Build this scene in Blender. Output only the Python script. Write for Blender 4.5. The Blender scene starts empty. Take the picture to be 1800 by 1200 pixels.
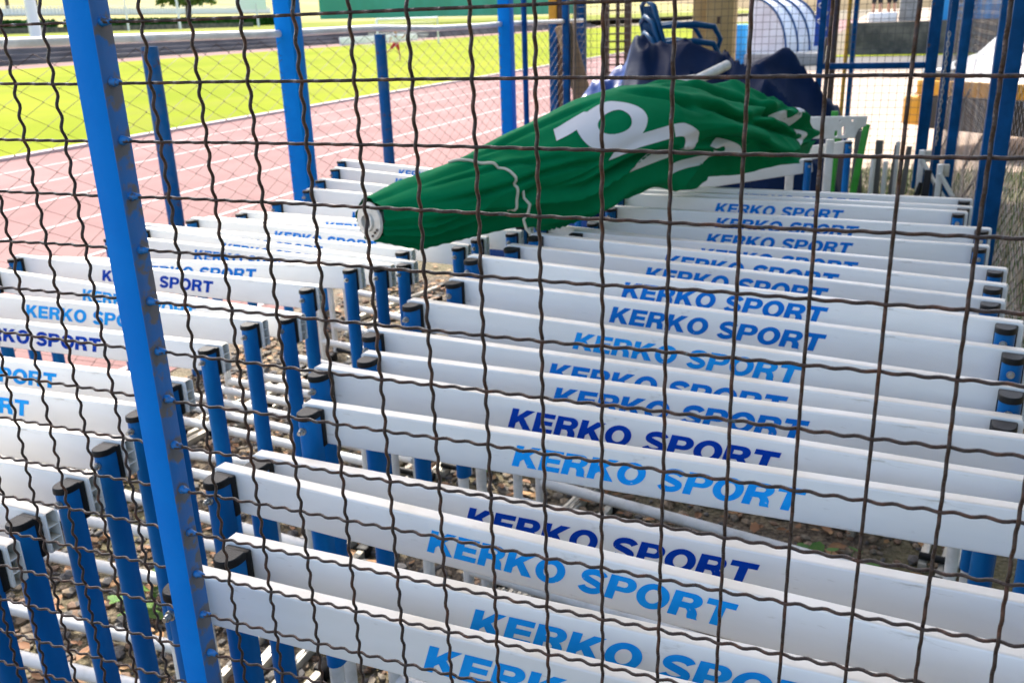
import bpy, bmesh, math, random
from mathutils import Vector, Matrix, noise
random.seed(7)
S = bpy.context.scene
COL = S.collection
PI = math.pi

# ------------------------------------------------------------------ camera
cam_d = bpy.data.cameras.new("camera")
cam = bpy.data.objects.new("camera", cam_d); COL.objects.link(cam); S.camera = cam
cr = Vector((0.93171322, 0.36180229, -0.03177395))
cd = Vector((0.09230152, -0.32048797, -0.94274487))
cf = Vector((-0.35127043, 0.87543507, -0.33199780))
M3 = Matrix((cr, -cd, -cf)).transposed()
cam.matrix_world = Matrix.Translation((0.63311, -0.64413, 1.49079)) @ M3.to_4x4()
cam_d.sensor_width = 36.0
cam_d.lens = 1604.41 / 1800 * 36
cam_d.clip_start = 0.02
cam_d.clip_end = 3000
cam_d.dof.use_dof = True
cam_d.dof.focus_distance = 0.95
cam_d.dof.aperture_fstop = 13.0

# ------------------------------------------------------------------ world, sun, exposure
SUN = Vector((-0.37, 0.50, 0.78)).normalized()
EL = math.asin(SUN.z); ROT = math.atan2(SUN.x, SUN.y)
W = bpy.data.worlds.new("World"); S.world = W; W.use_nodes = True
wn = W.node_tree.nodes; wl = W.node_tree.links
bg = wn.get("Background") or wn.new("ShaderNodeBackground")
sky = wn.new("ShaderNodeTexSky"); sky.sky_type = 'NISHITA'; sky.sun_disc = False
sky.sun_elevation = EL; sky.sun_rotation = ROT
sky.air_density = 1.0; sky.dust_density = 4.0; sky.ozone_density = 0.7
wl.new(sky.outputs[0], bg.inputs[0]); bg.inputs[1].default_value = 0.15
sun_d = bpy.data.lights.new("sun", 'SUN'); sun_d.energy = 2.5; sun_d.angle = math.radians(0.5)
sun_d.color = (1.0, 0.94, 0.85)
sun = bpy.data.objects.new("sun", sun_d); COL.objects.link(sun)
sun.rotation_euler = SUN.to_track_quat('Z', 'Y').to_euler()
sun.location = (0, 0, 30)
S.view_settings.view_transform = 'Standard'; S.view_settings.look = 'None'
S.view_settings.gamma = 1.0; S.view_settings.use_curve_mapping = False
S.view_settings.exposure = 1.74

# ------------------------------------------------------------------ helpers: materials
def mat(name, col, rough=0.5, metal=0.0, spec=0.5, var=None, vscale=8.0, vdetail=4.0, vlo=0.4, vhi=0.65,
        bump=0.0, bscale=60.0, rand=0.0, trans=0.0, var2=None, v2scale=3.0, v2lo=0.5, v2hi=0.6, stretch=None):
    m = bpy.data.materials.new(name); m.use_nodes = True
    nt = m.node_tree; n = nt.nodes; l = nt.links
    b = n["Principled BSDF"]
    b.inputs["Roughness"].default_value = rough; b.inputs["Metallic"].default_value = metal
    b.inputs["Specular IOR Level"].default_value = spec
    tc = n.new("ShaderNodeTexCoord"); src = tc.outputs["Object"]
    if stretch:
        mp = n.new("ShaderNodeMapping"); mp.inputs["Scale"].default_value = stretch
        l.new(src, mp.inputs["Vector"]); src = mp.outputs[0]
    cur = None
    rgb = n.new("ShaderNodeRGB"); rgb.outputs[0].default_value = (*col, 1); cur = rgb.outputs[0]
    def layer(c2, sc, lo, hi, det):
        nonlocal cur
        t = n.new("ShaderNodeTexNoise"); t.inputs["Scale"].default_value = sc; t.inputs["Detail"].default_value = det
        t.inputs["Roughness"].default_value = 0.6
        l.new(src, t.inputs["Vector"])
        r = n.new("ShaderNodeMapRange"); r.inputs[1].default_value = lo; r.inputs[2].default_value = hi
        l.new(t.outputs[0], r.inputs[0])
        mx = n.new("ShaderNodeMix"); mx.data_type = 'RGBA'
        l.new(r.outputs[0], mx.inputs[0]); l.new(cur, mx.inputs[6]); mx.inputs[7].default_value = (*c2, 1)
        cur = mx.outputs[2]
    if var: layer(var, vscale, vlo, vhi, vdetail)
    if var2: layer(var2, v2scale, v2lo, v2hi, 6.0)
    if rand:
        oi = n.new("ShaderNodeObjectInfo")
        hs = n.new("ShaderNodeHueSaturation")
        r = n.new("ShaderNodeMapRange"); r.inputs[3].default_value = 1 - rand; r.inputs[4].default_value = 1 + rand
        l.new(oi.outputs["Random"], r.inputs[0]); l.new(r.outputs[0], hs.inputs["Value"]); l.new(cur, hs.inputs["Color"])
        cur = hs.outputs[0]
    l.new(cur, b.inputs["Base Color"])
    if trans:
        b.inputs["Transmission Weight"].default_value = trans
    if bump:
        t = n.new("ShaderNodeTexNoise"); t.inputs["Scale"].default_value = bscale; t.inputs["Detail"].default_value = 5
        l.new(src, t.inputs["Vector"])
        bp = n.new("ShaderNodeBump"); bp.inputs["Strength"].default_value = bump; bp.inputs["Distance"].default_value = 0.004
        l.new(t.outputs[0], bp.inputs["Height"]); l.new(bp.outputs[0], b.inputs["Normal"])
    return m

M = {}
M['bar'] = mat('white bar plastic', (0.85, 0.845, 0.81), 0.36, spec=0.4, var=(0.78, 0.77, 0.72), vscale=5, vlo=0.42, vhi=0.75, rand=0.06,
               var2=(0.50, 0.47, 0.40), v2scale=30, v2lo=0.63, v2hi=0.76, stretch=(0.5, 1.0, 2.2))
def top_dust(m, col, lo=0.45, hi=0.95, amt=0.75):
    # dust and yellowing that has settled on upward faces
    nt = m.node_tree; n = nt.nodes; l = nt.links; b = n["Principled BSDF"]
    old = b.inputs["Base Color"].links[0].from_socket
    g = n.new("ShaderNodeTexCoord"); sp = n.new("ShaderNodeSeparateXYZ"); l.new(g.outputs["Normal"], sp.inputs[0])
    t = n.new("ShaderNodeTexNoise"); t.inputs["Scale"].default_value = 9; t.inputs["Detail"].default_value = 6; l.new(g.outputs["Object"], t.inputs["Vector"])
    r = n.new("ShaderNodeMapRange"); r.inputs[1].default_value = lo; r.inputs[2].default_value = hi; r.inputs[4].default_value = amt * 1.6; l.new(sp.outputs[2], r.inputs[0])
    k = n.new("ShaderNodeMath"); k.operation = 'MULTIPLY'; l.new(r.outputs[0], k.inputs[0]); l.new(t.outputs[0], k.inputs[1])
    mx = n.new("ShaderNodeMix"); mx.data_type = 'RGBA'; l.new(k.outputs[0], mx.inputs[0]); l.new(old, mx.inputs[6]); mx.inputs[7].default_value = (*col, 1)
    l.new(mx.outputs[2], b.inputs["Base Color"])
top_dust(M['bar'], (0.56, 0.48, 0.35))
M['bar_old'] = mat('aged white plastic', (0.76, 0.75, 0.70), 0.42, var=(0.62, 0.60, 0.53), vscale=9, rand=0.03)
M['ink_light'] = mat('light blue lettering', (0.006, 0.29, 0.78), 0.5, spec=0.10, var=(0.012, 0.34, 0.82), vscale=30, rand=0.10, var2=(0.50, 0.58, 0.68), v2scale=120, v2lo=0.665, v2hi=0.70)
M['ink_mid'] = mat('mid blue lettering', (0.003, 0.165, 0.60), 0.5, spec=0.10, var=(0.005, 0.20, 0.65), vscale=30, rand=0.10, var2=(0.42, 0.50, 0.62), v2scale=120, v2lo=0.665, v2hi=0.70)
M['ink_dark'] = mat('dark blue lettering', (0.001, 0.042, 0.36), 0.5, spec=0.06, var=(0.002, 0.055, 0.40), vscale=30, var2=(0.30, 0.36, 0.52), v2scale=120, v2lo=0.665, v2hi=0.70)
M['post_blue'] = mat('blue painted hurdle post', (0.002, 0.110, 0.34), 0.36, spec=0.14, var=(0.004, 0.145, 0.42), vscale=20, rand=0.18,
                     var2=(0.25, 0.32, 0.42), v2scale=45, v2lo=0.70, v2hi=0.74, stretch=(1, 1, 0.35))
M['black'] = mat('black rubber', (0.005, 0.006, 0.0065), 0.5, spec=0.22, var=(0.010, 0.010, 0.010), vscale=60, bump=0.15, bscale=300)
M['chrome'] = mat('zinc bolt', (0.42, 0.42, 0.40), 0.30, metal=0.9)
M['tube'] = mat('white painted tube', (0.60, 0.60, 0.585), 0.4, var=(0.40, 0.385, 0.35), vscale=14, vlo=0.5, vhi=0.8, rand=0.08, bump=0.05)
M['foot'] = mat('aluminium foot rail', (0.58, 0.55, 0.47), 0.42, metal=0.35, var=(0.44, 0.41, 0.34), vscale=16, rand=0.1)
M['cage_blue'] = mat('blue painted steel', (0.001, 0.195, 0.64), 0.45, spec=0.06, var=(0.002, 0.23, 0.70), vscale=14, vlo=0.45, vhi=0.8, bump=0.06, bscale=120, var2=(0.10, 0.12, 0.13), v2scale=38, v2lo=0.68, v2hi=0.73)
M['dark_blue'] = mat('dark blue steel', (0.001, 0.055, 0.17), 0.45, spec=0.10, var=(0.003, 0.085, 0.26), vscale=9, var2=(0.10, 0.07, 0.055), v2scale=12, v2lo=0.66, v2hi=0.72)
M['old_blue'] = mat('weathered blue steel', (0.004, 0.095, 0.30), 0.5, spec=0.12, var=(0.03, 0.11, 0.27), vscale=18, var2=(0.11, 0.05, 0.04), v2scale=24, v2lo=0.58, v2hi=0.66)
M['wire'] = mat('rusty crimped wire', (0.050, 0.032, 0.023), 0.36, metal=0.2, spec=0.4, var=(0.13, 0.052, 0.026), vscale=60, vlo=0.5, vhi=0.72,
                var2=(0.10, 0.125, 0.13), v2scale=90, v2lo=0.66, v2hi=0.72, bump=0.5, bscale=420)
M['weld'] = mat('painted weld', (0.004, 0.17, 0.48), 0.32, var=(0.07, 0.06, 0.045), vscale=150, vlo=0.5, vhi=0.62, bump=0.5, bscale=300)
M['rust'] = mat('rust stain', (0.062, 0.070, 0.062), 0.6, var=(0.10, 0.075, 0.045), vscale=120)
M['galv'] = mat('galvanised wire', (0.085, 0.070, 0.060), 0.6, metal=0.2, spec=0.2, var=(0.06, 0.032, 0.022), vscale=6)
M['net_r'] = mat('old galvanised netting', (0.30, 0.27, 0.24), 0.5, metal=0.3, var=(0.16, 0.11, 0.08), vscale=5)
M['grid'] = mat('dark grid wire', (0.06, 0.06, 0.06), 0.5, metal=0.3)
M['rail'] = mat('white tube rail', (0.78, 0.78, 0.76), 0.35, var=(0.6, 0.6, 0.58), vscale=8)
M['green'] = mat('green parasol cloth', (0.0012, 0.175, 0.060), 0.8, spec=0.04, var=(0.002, 0.205, 0.075), vscale=6, bump=0.12, bscale=500)
M['cloth_white'] = mat('white print', (0.72, 0.71, 0.70), 0.6)
M['cord'] = mat('cream cord', (0.62, 0.58, 0.46), 0.7)
M['pvc'] = mat('cream white pvc', (0.70, 0.67, 0.60), 0.4, var=(0.55, 0.50, 0.42), vscale=25)
M['hole'] = mat('grey tube inside', (0.16, 0.18, 0.22), 0.5)
M['navy'] = mat('navy tarpaulin', (0.0025, 0.012, 0.042), 0.55, spec=0.05, var=(0.004, 0.016, 0.052), vscale=4, bump=0.4, bscale=22)
M['tarp_blue'] = mat('blue tarpaulin', (0.004, 0.035, 0.17), 0.32, spec=0.25, var=(0.006, 0.05, 0.22), vscale=6, bump=0.6, bscale=25)
M['wood'] = mat('weathered timber', (0.17, 0.12, 0.07), 0.75, var=(0.23, 0.17, 0.11), vscale=6, stretch=(6, 6, 0.6))
M['plank'] = mat('pale brown timber', (0.30, 0.21, 0.115), 0.8, spec=0.1, var=(0.36, 0.26, 0.15), vscale=6, stretch=(6, 6, 0.6))
M['greywood'] = mat('grey weathered stake', (0.085, 0.085, 0.078), 0.75, var=(0.15, 0.14, 0.12), vscale=9, stretch=(5, 5, 0.5), rand=0.25)
M['lime'] = mat('bright green plastic', (0.02, 0.32, 0.012), 0.4, var=(0.015, 0.22, 0.01), vscale=10)
M['chair'] = mat('blue chair plastic', (0.002, 0.055, 0.135), 0.4, spec=0.2, var=(0.003, 0.07, 0.17), vscale=12)
M['yellow'] = mat('yellow paint', (0.62, 0.34, 0.02), 0.45, var=(0.5, 0.26, 0.02), vscale=9)
M['amber'] = mat('amber yellow', (0.62, 0.30, 0.01), 0.4)
M['brownsteel'] = mat('rusty brown steel', (0.055, 0.028, 0.02), 0.6, var=(0.10, 0.055, 0.03), vscale=18)
M['cream'] = mat('cream rendered pillar', (0.46, 0.34, 0.16), 0.85, spec=0.1, var=(0.40, 0.29, 0.135), vscale=5, bump=0.2)
M['concrete'] = mat('grey concrete', (0.34, 0.33, 0.31), 0.85, var=(0.26, 0.25, 0.23), vscale=3, bump=0.2)
M['whitepaint'] = mat('white paint', (0.78, 0.78, 0.77), 0.4)
M['bright_blue'] = mat('bright blue panel', (0.02, 0.30, 0.68), 0.45, var=(0.025, 0.34, 0.72), vscale=2)
M['sign_blue'] = mat('blue banner cloth', (0.02, 0.10, 0.55), 0.5)
M['glass'] = mat('car glass', (0.03, 0.035, 0.04), 0.08, spec=0.8)
M['tyre'] = mat('tyre rubber', (0.015, 0.015, 0.015), 0.7)
M['carwhite'] = mat('white car paint', (0.74, 0.75, 0.76), 0.18, spec=0.6)
M['skin'] = mat('skin', (0.50, 0.28, 0.19), 0.6)
M['hair'] = mat('dark hair', (0.03, 0.02, 0.015), 0.7)
M['shirt_w'] = mat('white cloth', (0.75, 0.75, 0.77), 0.8)
M['shorts_r'] = mat('red cloth', (0.45, 0.03, 0.03), 0.8)
M['lilac'] = mat('pale lilac cloth', (0.55, 0.52, 0.68), 0.8)
M['blackcloth'] = mat('black cloth', (0.015, 0.015, 0.018), 0.8)
M['leaf'] = mat('green leaf', (0.07, 0.15, 0.018), 0.55, var=(0.11, 0.19, 0.025), vscale=9)
M['weed'] = mat('weed leaf', (0.06, 0.17, 0.016), 0.5, var=(0.12, 0.22, 0.03), vscale=30)
M['hedge'] = mat('hedge leaf', (0.02, 0.085, 0.014), 0.8, spec=0.1, var=(0.035, 0.12, 0.025), vscale=1.5)
M['bark'] = mat('bark', (0.10, 0.075, 0.055), 0.85)
M['dryleaf'] = mat('dry leaf', (0.20, 0.085, 0.030), 0.7, var=(0.34, 0.19, 0.075), vscale=9, vlo=0.42, vhi=0.6)
M['windscreen'] = mat('green windscreen cloth', (0.015, 0.26, 0.15), 0.7, var=(0.02, 0.31, 0.20), vscale=0.2)
M['net'] = mat('goal net', (0.6, 0.6, 0.6), 0.7)
M['polycarb'] = mat('pale translucent sheet', (0.72, 0.74, 0.76), 0.25, spec=0.6, var=(0.62, 0.60, 0.62), vscale=1.5)

def welded_post_mat():
    m = mat('blue paint with weld rust and painted side shade', (0.001, 0.195, 0.64), 0.45, spec=0.06, var=(0.002, 0.225, 0.69), vscale=14, vlo=0.45, vhi=0.8, bump=0.10, bscale=160)
    nt = m.node_tree; n = nt.nodes; l = nt.links; b = n["Principled BSDF"]
    old = b.inputs["Base Color"].links[0].from_socket
    tc = n.new("ShaderNodeTexCoord"); sp = n.new("ShaderNodeSeparateXYZ"); l.new(tc.outputs["Object"], sp.inputs[0])
    def mth(op, a, c=None, d=None):
        k = n.new("ShaderNodeMath"); k.operation = op
        for i, q in enumerate((a, c, d)):
            if q is None: continue
            if isinstance(q, (int, float)): k.inputs[i].default_value = q
            else: l.new(q, k.inputs[i])
        return k.outputs[0]
    t = n.new("ShaderNodeTexNoise"); t.inputs["Scale"].default_value = 85; t.inputs["Detail"].default_value = 6; l.new(tc.outputs["Object"], t.inputs["Vector"])
    t2 = n.new("ShaderNodeTexNoise"); t2.inputs["Scale"].default_value = 26; t2.inputs["Detail"].default_value = 5; l.new(tc.outputs["Object"], t2.inputs["Vector"])
    zz = mth('MULTIPLY', mth('SUBTRACT', mth('FRACT', mth('ADD', mth('DIVIDE', sp.outputs[2], 0.05), 0.62)), 0.5), 0.05)
    yy = mth('SUBTRACT', sp.outputs[1], 0.0015)
    d = mth('SQRT', mth('ADD', mth('MULTIPLY', zz, zz), mth('MULTIPLY', mth('MULTIPLY', yy, yy), 1.3)))
    near = mth('SUBTRACT', 1.0, mth('DIVIDE', d, 0.023))
    lvl = mth('ADD', mth('MULTIPLY', near, 1.05), mth('MULTIPLY', mth('SUBTRACT', t.outputs[0], 0.5), 2.2))
    spots = mth('MULTIPLY', mth('SUBTRACT', t2.outputs[0], 0.555), 6.0)
    edge = mth('MULTIPLY', mth('SUBTRACT', sp.outputs[1], 0.0065), 70.0)
    lvl2 = mth('MAXIMUM', lvl, mth('ADD', spots, mth('MULTIPLY', mth('MULTIPLY', edge, t.outputs[0]), 0.9)))
    face = mth('GREATER_THAN', sp.outputs[0], 0.0142)
    r = n.new("ShaderNodeMapRange"); r.inputs[1].default_value = 0.12; r.inputs[2].default_value = 0.62; l.new(lvl2, r.inputs[0])
    fac = mth('MULTIPLY', mth('MAXIMUM', mth('MULTIPLY', r.outputs[0], 0.85), mth('MULTIPLY', t2.outputs[0], 0.62)), face)  # rust and grime, plus a face-wide dulling that paints in the side's shade
    cc = n.new("ShaderNodeMix"); cc.data_type = 'RGBA'; cc.inputs[6].default_value = (0.15, 0.155, 0.11, 1); cc.inputs[7].default_value = (0.26, 0.18, 0.09, 1); l.new(t.outputs[0], cc.inputs[0])
    mx = n.new("ShaderNodeMix"); mx.data_type = 'RGBA'; l.new(fac, mx.inputs[0]); l.new(old, mx.inputs[6]); l.new(cc.outputs[2], mx.inputs[7])
    l.new(mx.outputs[2], b.inputs["Base Color"])
    return m
M['weldpost'] = welded_post_mat()
def ground_mat():
    m = bpy.data.materials.new('gravelly earth'); m.use_nodes = True
    nt = m.node_tree; n = nt.nodes; l = nt.links; b = n["Principled BSDF"]
    b.inputs["Roughness"].default_value = 0.9
    tc = n.new("ShaderNodeTexCoord")
    v = n.new("ShaderNodeTexVoronoi"); v.inputs["Scale"].default_value = 70; l.new(tc.outputs["Object"], v.inputs["Vector"])
    cr_ = n.new("ShaderNodeValToRGB"); e = cr_.color_ramp.elements
    e[0].position = 0.0; e[0].color = (0.06, 0.045, 0.03, 1); e[1].position = 1.0; e[1].color = (0.19, 0.15, 0.10, 1)
    a = cr_.color_ramp.elements.new(0.5); a.color = (0.12, 0.09, 0.06, 1)
    sp = n.new("ShaderNodeSeparateColor"); l.new(v.outputs["Color"], sp.inputs[0]); l.new(sp.outputs[0], cr_.inputs[0])
    t = n.new("ShaderNodeTexNoise"); t.inputs["Scale"].default_value = 1.3; t.inputs["Detail"].default_value = 6
    l.new(tc.outputs["Object"], t.inputs["Vector"])
    r = n.new("ShaderNodeMapRange"); r.inputs[1].default_value = 0.45; r.inputs[2].default_value = 0.65; l.new(t.outputs[0], r.inputs[0])
    mx = n.new("ShaderNodeMix"); mx.data_type = 'RGBA'; l.new(r.outputs[0], mx.inputs[0]); l.new(cr_.outputs[0], mx.inputs[6])
    mx.inputs[7].default_value = (0.13, 0.12, 0.05, 1)
    l.new(mx.outputs[2], b.inputs["Base Color"])
    bp = n.new("ShaderNodeBump"); bp.inputs["Strength"].default_value = 0.8; bp.inputs["Distance"].default_value = 0.01
    l.new(v.outputs["Distance"], bp.inputs["Height"]); l.new(bp.outputs[0], b.inputs["Normal"])
    return m
M['ground'] = ground_mat()
M['track'] = mat('red running track', (0.210, 0.128, 0.122), 0.95, spec=0.03, var=(0.262, 0.168, 0.160), vscale=0.5, vlo=0.35, vhi=0.7, bump=0.5, bscale=200)
M['line'] = mat('white line paint', (0.42, 0.34, 0.33), 0.7)
M['grass'] = mat('mown grass', (0.150, 0.190, 0.012), 0.95, spec=0.02, var=(0.20, 0.225, 0.020), var2=(0.17, 0.185, 0.03), v2scale=0.5, v2lo=0.5, v2hi=0.7, vscale=0.12, vlo=0.4, vhi=0.6, bump=0.6, bscale=30)
M['lawn'] = mat('rough lawn', (0.155, 0.185, 0.035), 0.95, spec=0.02, var=(0.20, 0.205, 0.055), vscale=0.08)
M['drygrass'] = mat('pale dry grass', (0.27, 0.25, 0.10), 0.95, spec=0.02, var=(0.33, 0.30, 0.15), vscale=0.05)
M['asphalt'] = mat('asphalt', (0.060, 0.056, 0.052), 0.85, var=(0.085, 0.08, 0.072), vscale=0.6, bump=0.4, bscale=120)
M['paving'] = mat('pale paving', (0.42, 0.33, 0.265), 0.95, spec=0.05, var=(0.36, 0.29, 0.23), vscale=0.9, bump=0.3, bscale=90)
M['stonewall'] = mat('dark stone wall', (0.13, 0.12, 0.10), 0.9, var=(0.055, 0.055, 0.05), vscale=1.8, vlo=0.4, vhi=0.6, bump=0.6, bscale=8)
M['terrace'] = mat('dark grey terrace', (0.15, 0.14, 0.145), 0.95, spec=0.05, var=(0.10, 0.092, 0.098), vscale=0.3, stretch=(1, 1, 3))
STONE = []
for i, c in enumerate([(0.20, 0.165, 0.12), (0.12, 0.11, 0.10), (0.27, 0.20, 0.13), (0.19, 0.115, 0.07), (0.09, 0.085, 0.085)]):
    STONE.append(mat('pebble %s' % 'abcde'[i], c, 0.75, var=tuple(x * 0.7 for x in c), vscale=40))

# ------------------------------------------------------------------ helpers: geometry
class MB:
    def __init__(s): s.v = []; s.f = []; s.mi = []; s.kb = False; s.kt = False
    def add(s, v, f, mi=0):
        o = len(s.v); s.v += [tuple(p) for p in v]; s.f += [tuple(i + o for i in q) for q in f]; s.mi += [mi] * len(f)
    def box(s, x0, y0, z0, x1, y1, z1, mi=0, rot=None, at=None, bev=0.0):
        s.kb = True
        if bev > 0:
            bm = bmesh.new(); bmesh.ops.create_cube(bm, size=1.0)
            bmesh.ops.scale(bm, vec=(x1 - x0, y1 - y0, z1 - z0), verts=bm.verts)
            bmesh.ops.translate(bm, vec=((x0 + x1) / 2, (y0 + y1) / 2, (z0 + z1) / 2), verts=bm.verts)
            bmesh.ops.bevel(bm, geom=list(bm.edges), offset=bev, segments=2, affect='EDGES', profile=0.5)
            bm.verts.index_update()
            v = [p.co.copy() for p in bm.verts]; f = [[q.index for q in k.verts] for k in bm.faces]; bm.free()
        else:
            v = [Vector(p) for p in ((x0, y0, z0), (x1, y0, z0), (x1, y1, z0), (x0, y1, z0), (x0, y0, z1), (x1, y0, z1), (x1, y1, z1), (x0, y1, z1))]
            f = [(0, 3, 2, 1), (4, 5, 6, 7), (0, 1, 5, 4), (1, 2, 6, 5), (2, 3, 7, 6), (3, 0, 4, 7)]
        if rot: v = [rot @ p for p in v]
        if at: v = [p + Vector(at) for p in v]
        s.add(v, f, mi)
    def tube(s, pts, r, n=8, mi=0, caps=True, closed=False):
        s.kt = True
        pts = [Vector(p) for p in pts]; N = len(pts)
        rr = r if isinstance(r, (list, tuple)) else [r] * N
        up = None; v = []; f = []
        for i, p in enumerate(pts):
            if closed: d = pts[(i + 1) % N] - pts[i - 1]
            else: d = pts[min(i + 1, N - 1)] - pts[max(i - 1, 0)]
            d.normalize()
            if up is None:
                up = Vector((0, 0, 1)) if abs(d.z) < 0.9 else Vector((1, 0, 0))
            a = d.cross(up)
            if a.length < 1e-6: a = d.cross(Vector((0.3, 1, 0.2)))
            a.normalize(); b = a.cross(d); up = b
            for k in range(n):
                t = 2 * PI * k / n
                v.append(p + (a * math.cos(t) + b * math.sin(t)) * rr[i])
        L = N if closed else N - 1
        for i in range(L):
            j = (i + 1) % N
            for k in range(n):
                k2 = (k + 1) % n
                f.append((i * n + k, i * n + k2, j * n + k2, j * n + k))
        if caps and not closed:
            f.append(tuple(range(n - 1, -1, -1))); f.append(tuple((N - 1) * n + k for k in range(n)))
        s.add(v, f, mi)
    def prism(s, prof, z0, z1, mi=0, bev=0.0):
        n = len(prof); v = []; f = []
        if bev:
            cx = sum(p[0] for p in prof) / n; cy = sum(p[1] for p in prof) / n
            lv = [(z0, 1.0), (z1 - bev, 1.0), (z1 - bev * 0.3, 0.95), (z1, 0.86)]
            for z, k in lv: v += [(cx + (p[0] - cx) * k, cy + (p[1] - cy) * k, z) for p in prof]
        else:
            lv = [(z0, 1), (z1, 1)]
            for z, k in lv: v += [(p[0], p[1], z) for p in prof]
        for j in range(len(lv) - 1):
            for k in range(n): f.append((j * n + k, j * n + (k + 1) % n, (j + 1) * n + (k + 1) % n, (j + 1) * n + k))
        f.append(tuple(range(n - 1, -1, -1))); f.append(tuple((len(lv) - 1) * n + k for k in range(n)))
        s.add(v, f, mi)
    def grid(s, fn, nu, nv, mi=0, flip=False):
        v = [fn(i / nu, j / nv) for j in range(nv + 1) for i in range(nu + 1)]
        f = []
        for j in range(nv):
            for i in range(nu):
                a = j * (nu + 1) + i; q = (a, a + 1, a + nu + 2, a + nu + 1)
                f.append(q[::-1] if flip else q)
        s.add(v, f, mi)
    def mesh(s, name, mats, smooth=True, angle=None):
        if angle is None: angle = (40 if s.kt else 25) if s.kb else (65 if s.kt else 40)
        me = bpy.data.meshes.new(name); me.from_pydata(s.v, [], s.f)
        for m in (mats if isinstance(mats, (list, tuple)) else [mats]): me.materials.append(m)
        if any(s.mi): me.polygons.foreach_set("material_index", s.mi)
        if smooth:
            me.polygons.foreach_set("use_smooth", [True] * len(me.polygons))
            me.set_sharp_from_angle(angle=math.radians(angle))
        me.update(); return me
    def build(s, name, mats, parent=None, smooth=True, angle=None, loc=None):
        return put(s.mesh(name, mats, smooth, angle), name, parent, loc)

def put(me, name, parent=None, loc=None, rot=None):
    o = bpy.data.objects.new(name, me); COL.objects.link(o)
    if parent: o.parent = parent
    if loc: o.location = loc
    if rot: o.rotation_euler = rot
    return o
def tag(o, label, cat, group=None):
    o['label'] = label; o['category'] = cat
    if group: o['group'] = group
    return o
def thing(name, label, cat, loc=(0, 0, 0), rz=0, group=None):
    o = bpy.data.objects.new(name, None); COL.objects.link(o); o.empty_display_size = 0.1
    o.location = loc; o.rotation_euler = (0, 0, rz); return tag(o, label, cat, group)
def struct(o): o['kind'] = 'structure'; return o
def stuff(o): o['kind'] = 'stuff'; return o
def sheet(name, x0, y0, x1, y1, z, m, nx=1, ny=1):
    b = MB(); b.grid(lambda u, v: (x0 + (x1 - x0) * u, y0 + (y1 - y0) * v, z), nx, ny)
    return struct(b.build(name, m, smooth=False))

# ------------------------------------------------------------------ setting
sheet('ground', -600, -60, 600, 900, 0.0, M['ground'])
sheet('running_track', -9.62, -25, -2.32, 150, 0.004, M['track'])
sheet('playing_field', -38.0, -25, -9.74, 150, 0.004, M['grass'])
sheet('far_track', -42.4, -25, -38.0, 150, 0.004, M['track'])
b = MB()
for x, w in ((-8.68, .042), (-7.66, .042), (-6.66, .042), (-5.6, .042), (-4.5, .042), (-3.4, .042), (-2.55, .042)):
    b.grid(lambda u, v: (x - w / 2 + w * u, -25 + 175 * v, 0.008), 1, 1)
struct(b.build('track_lines', M['line'], smooth=False))
b = MB(); b.box(-9.74, -25, 0, -9.62, 150, 0.05, bev=0.012); struct(b.build('track_kerb', M['line']))
sheet('paving', -2.2, 9.0, 30, 25.0, 0.004, M['paving'])
sheet('road', -2.2, 25.0, 60, 33.5, 0.006, M['asphalt'])
# far bank rising behind the stand
b = MB()
prof = [(-46.5, 1.0), (-52, 1.22), (-60, 1.5), (-68, 1.7), (-73, 2.0), (-80, 2.7), (-95, 3.75), (-120, 6.2), (-150, 9.2), (-210, 15), (-330, 26), (-600, 30)]
for i in range(len(prof) - 1):
    (xa, za), (xb, zb) = prof[i], prof[i + 1]
    b.grid(lambda u, v: (xa + (xb - xa) * u, -60 + 800 * v, za + (zb - za) * u), 1, 40, mi=0 if i < 4 else 1, flip=True)
struct(b.build('grass_bank', [M['lawn'], M['drygrass']]))
# stepped terrace of the far stand
t = thing('spectator_terrace', 'long dark grey stepped terrace along the far side of the playing field', 'terrace', (-44, 40, 0))
for i in range(4):
    b = MB(); b.box(-0.9 + 0 - 0.75 * i - 1.0, -70, 0 if i == 0 else 0.27 * i - 0.02, 0.9 - 0.75 * i - 0.3, 110, 0.27 * (i + 1))
    b.build('step', M['terrace'], t, smooth=False)

# ------------------------------------------------------------------ hurdles
def arc(cx, cy, rx, ry, a0, a1, n):
    return [(cx + rx * math.cos(math.radians(a0 + (a1 - a0) * i / n)), cy + ry * math.sin(math.radians(a0 + (a1 - a0) * i / n))) for i in range(n + 1)]
def stroke(path, w):
    L = []; Rr = []
    for i, (x, y) in enumerate(path):
        a = path[max(i - 1, 0)]; c = path[min(i + 1, len(path) - 1)]
        dx, dy = c[0] - a[0], c[1] - a[1]; q = math.hypot(dx, dy); nx, ny = -dy / q, dx / q
        ww = w(i / (len(path) - 1)) if callable(w) else w
        L.append((x + nx * ww / 2, y + ny * ww / 2)); Rr.append((x - nx * ww / 2, y - ny * ww / 2))
    return L + Rr[::-1]
GL = {}
GL['K'] = (1.06, [[(0, 0), (0, 1), (.31, 1), (.31, .63), (.66, 1), (1.05, 1), (.63, .585), (1.08, 0), (.70, 0), (.43, .385), (.31, .27), (.31, 0)]])
GL['E'] = (.90, [[(0, 0), (0, 1), (.87, 1), (.87, .77), (.31, .77), (.31, .62), (.82, .62), (.82, .40), (.31, .40), (.31, .23), (.89, .23), (.89, 0)]])
GL['T'] = (.94, [[(0, .76), (0, 1), (.94, 1), (.94, .76), (.625, .76), (.625, 0), (.315, 0), (.315, .76)]])
GL['O'] = (1.10, [arc(.55, .5, .55, .53, 0, 360, 36)[:-1], arc(.55, .5, .25, .29, 360, 0, 30)[:-1]])
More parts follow.
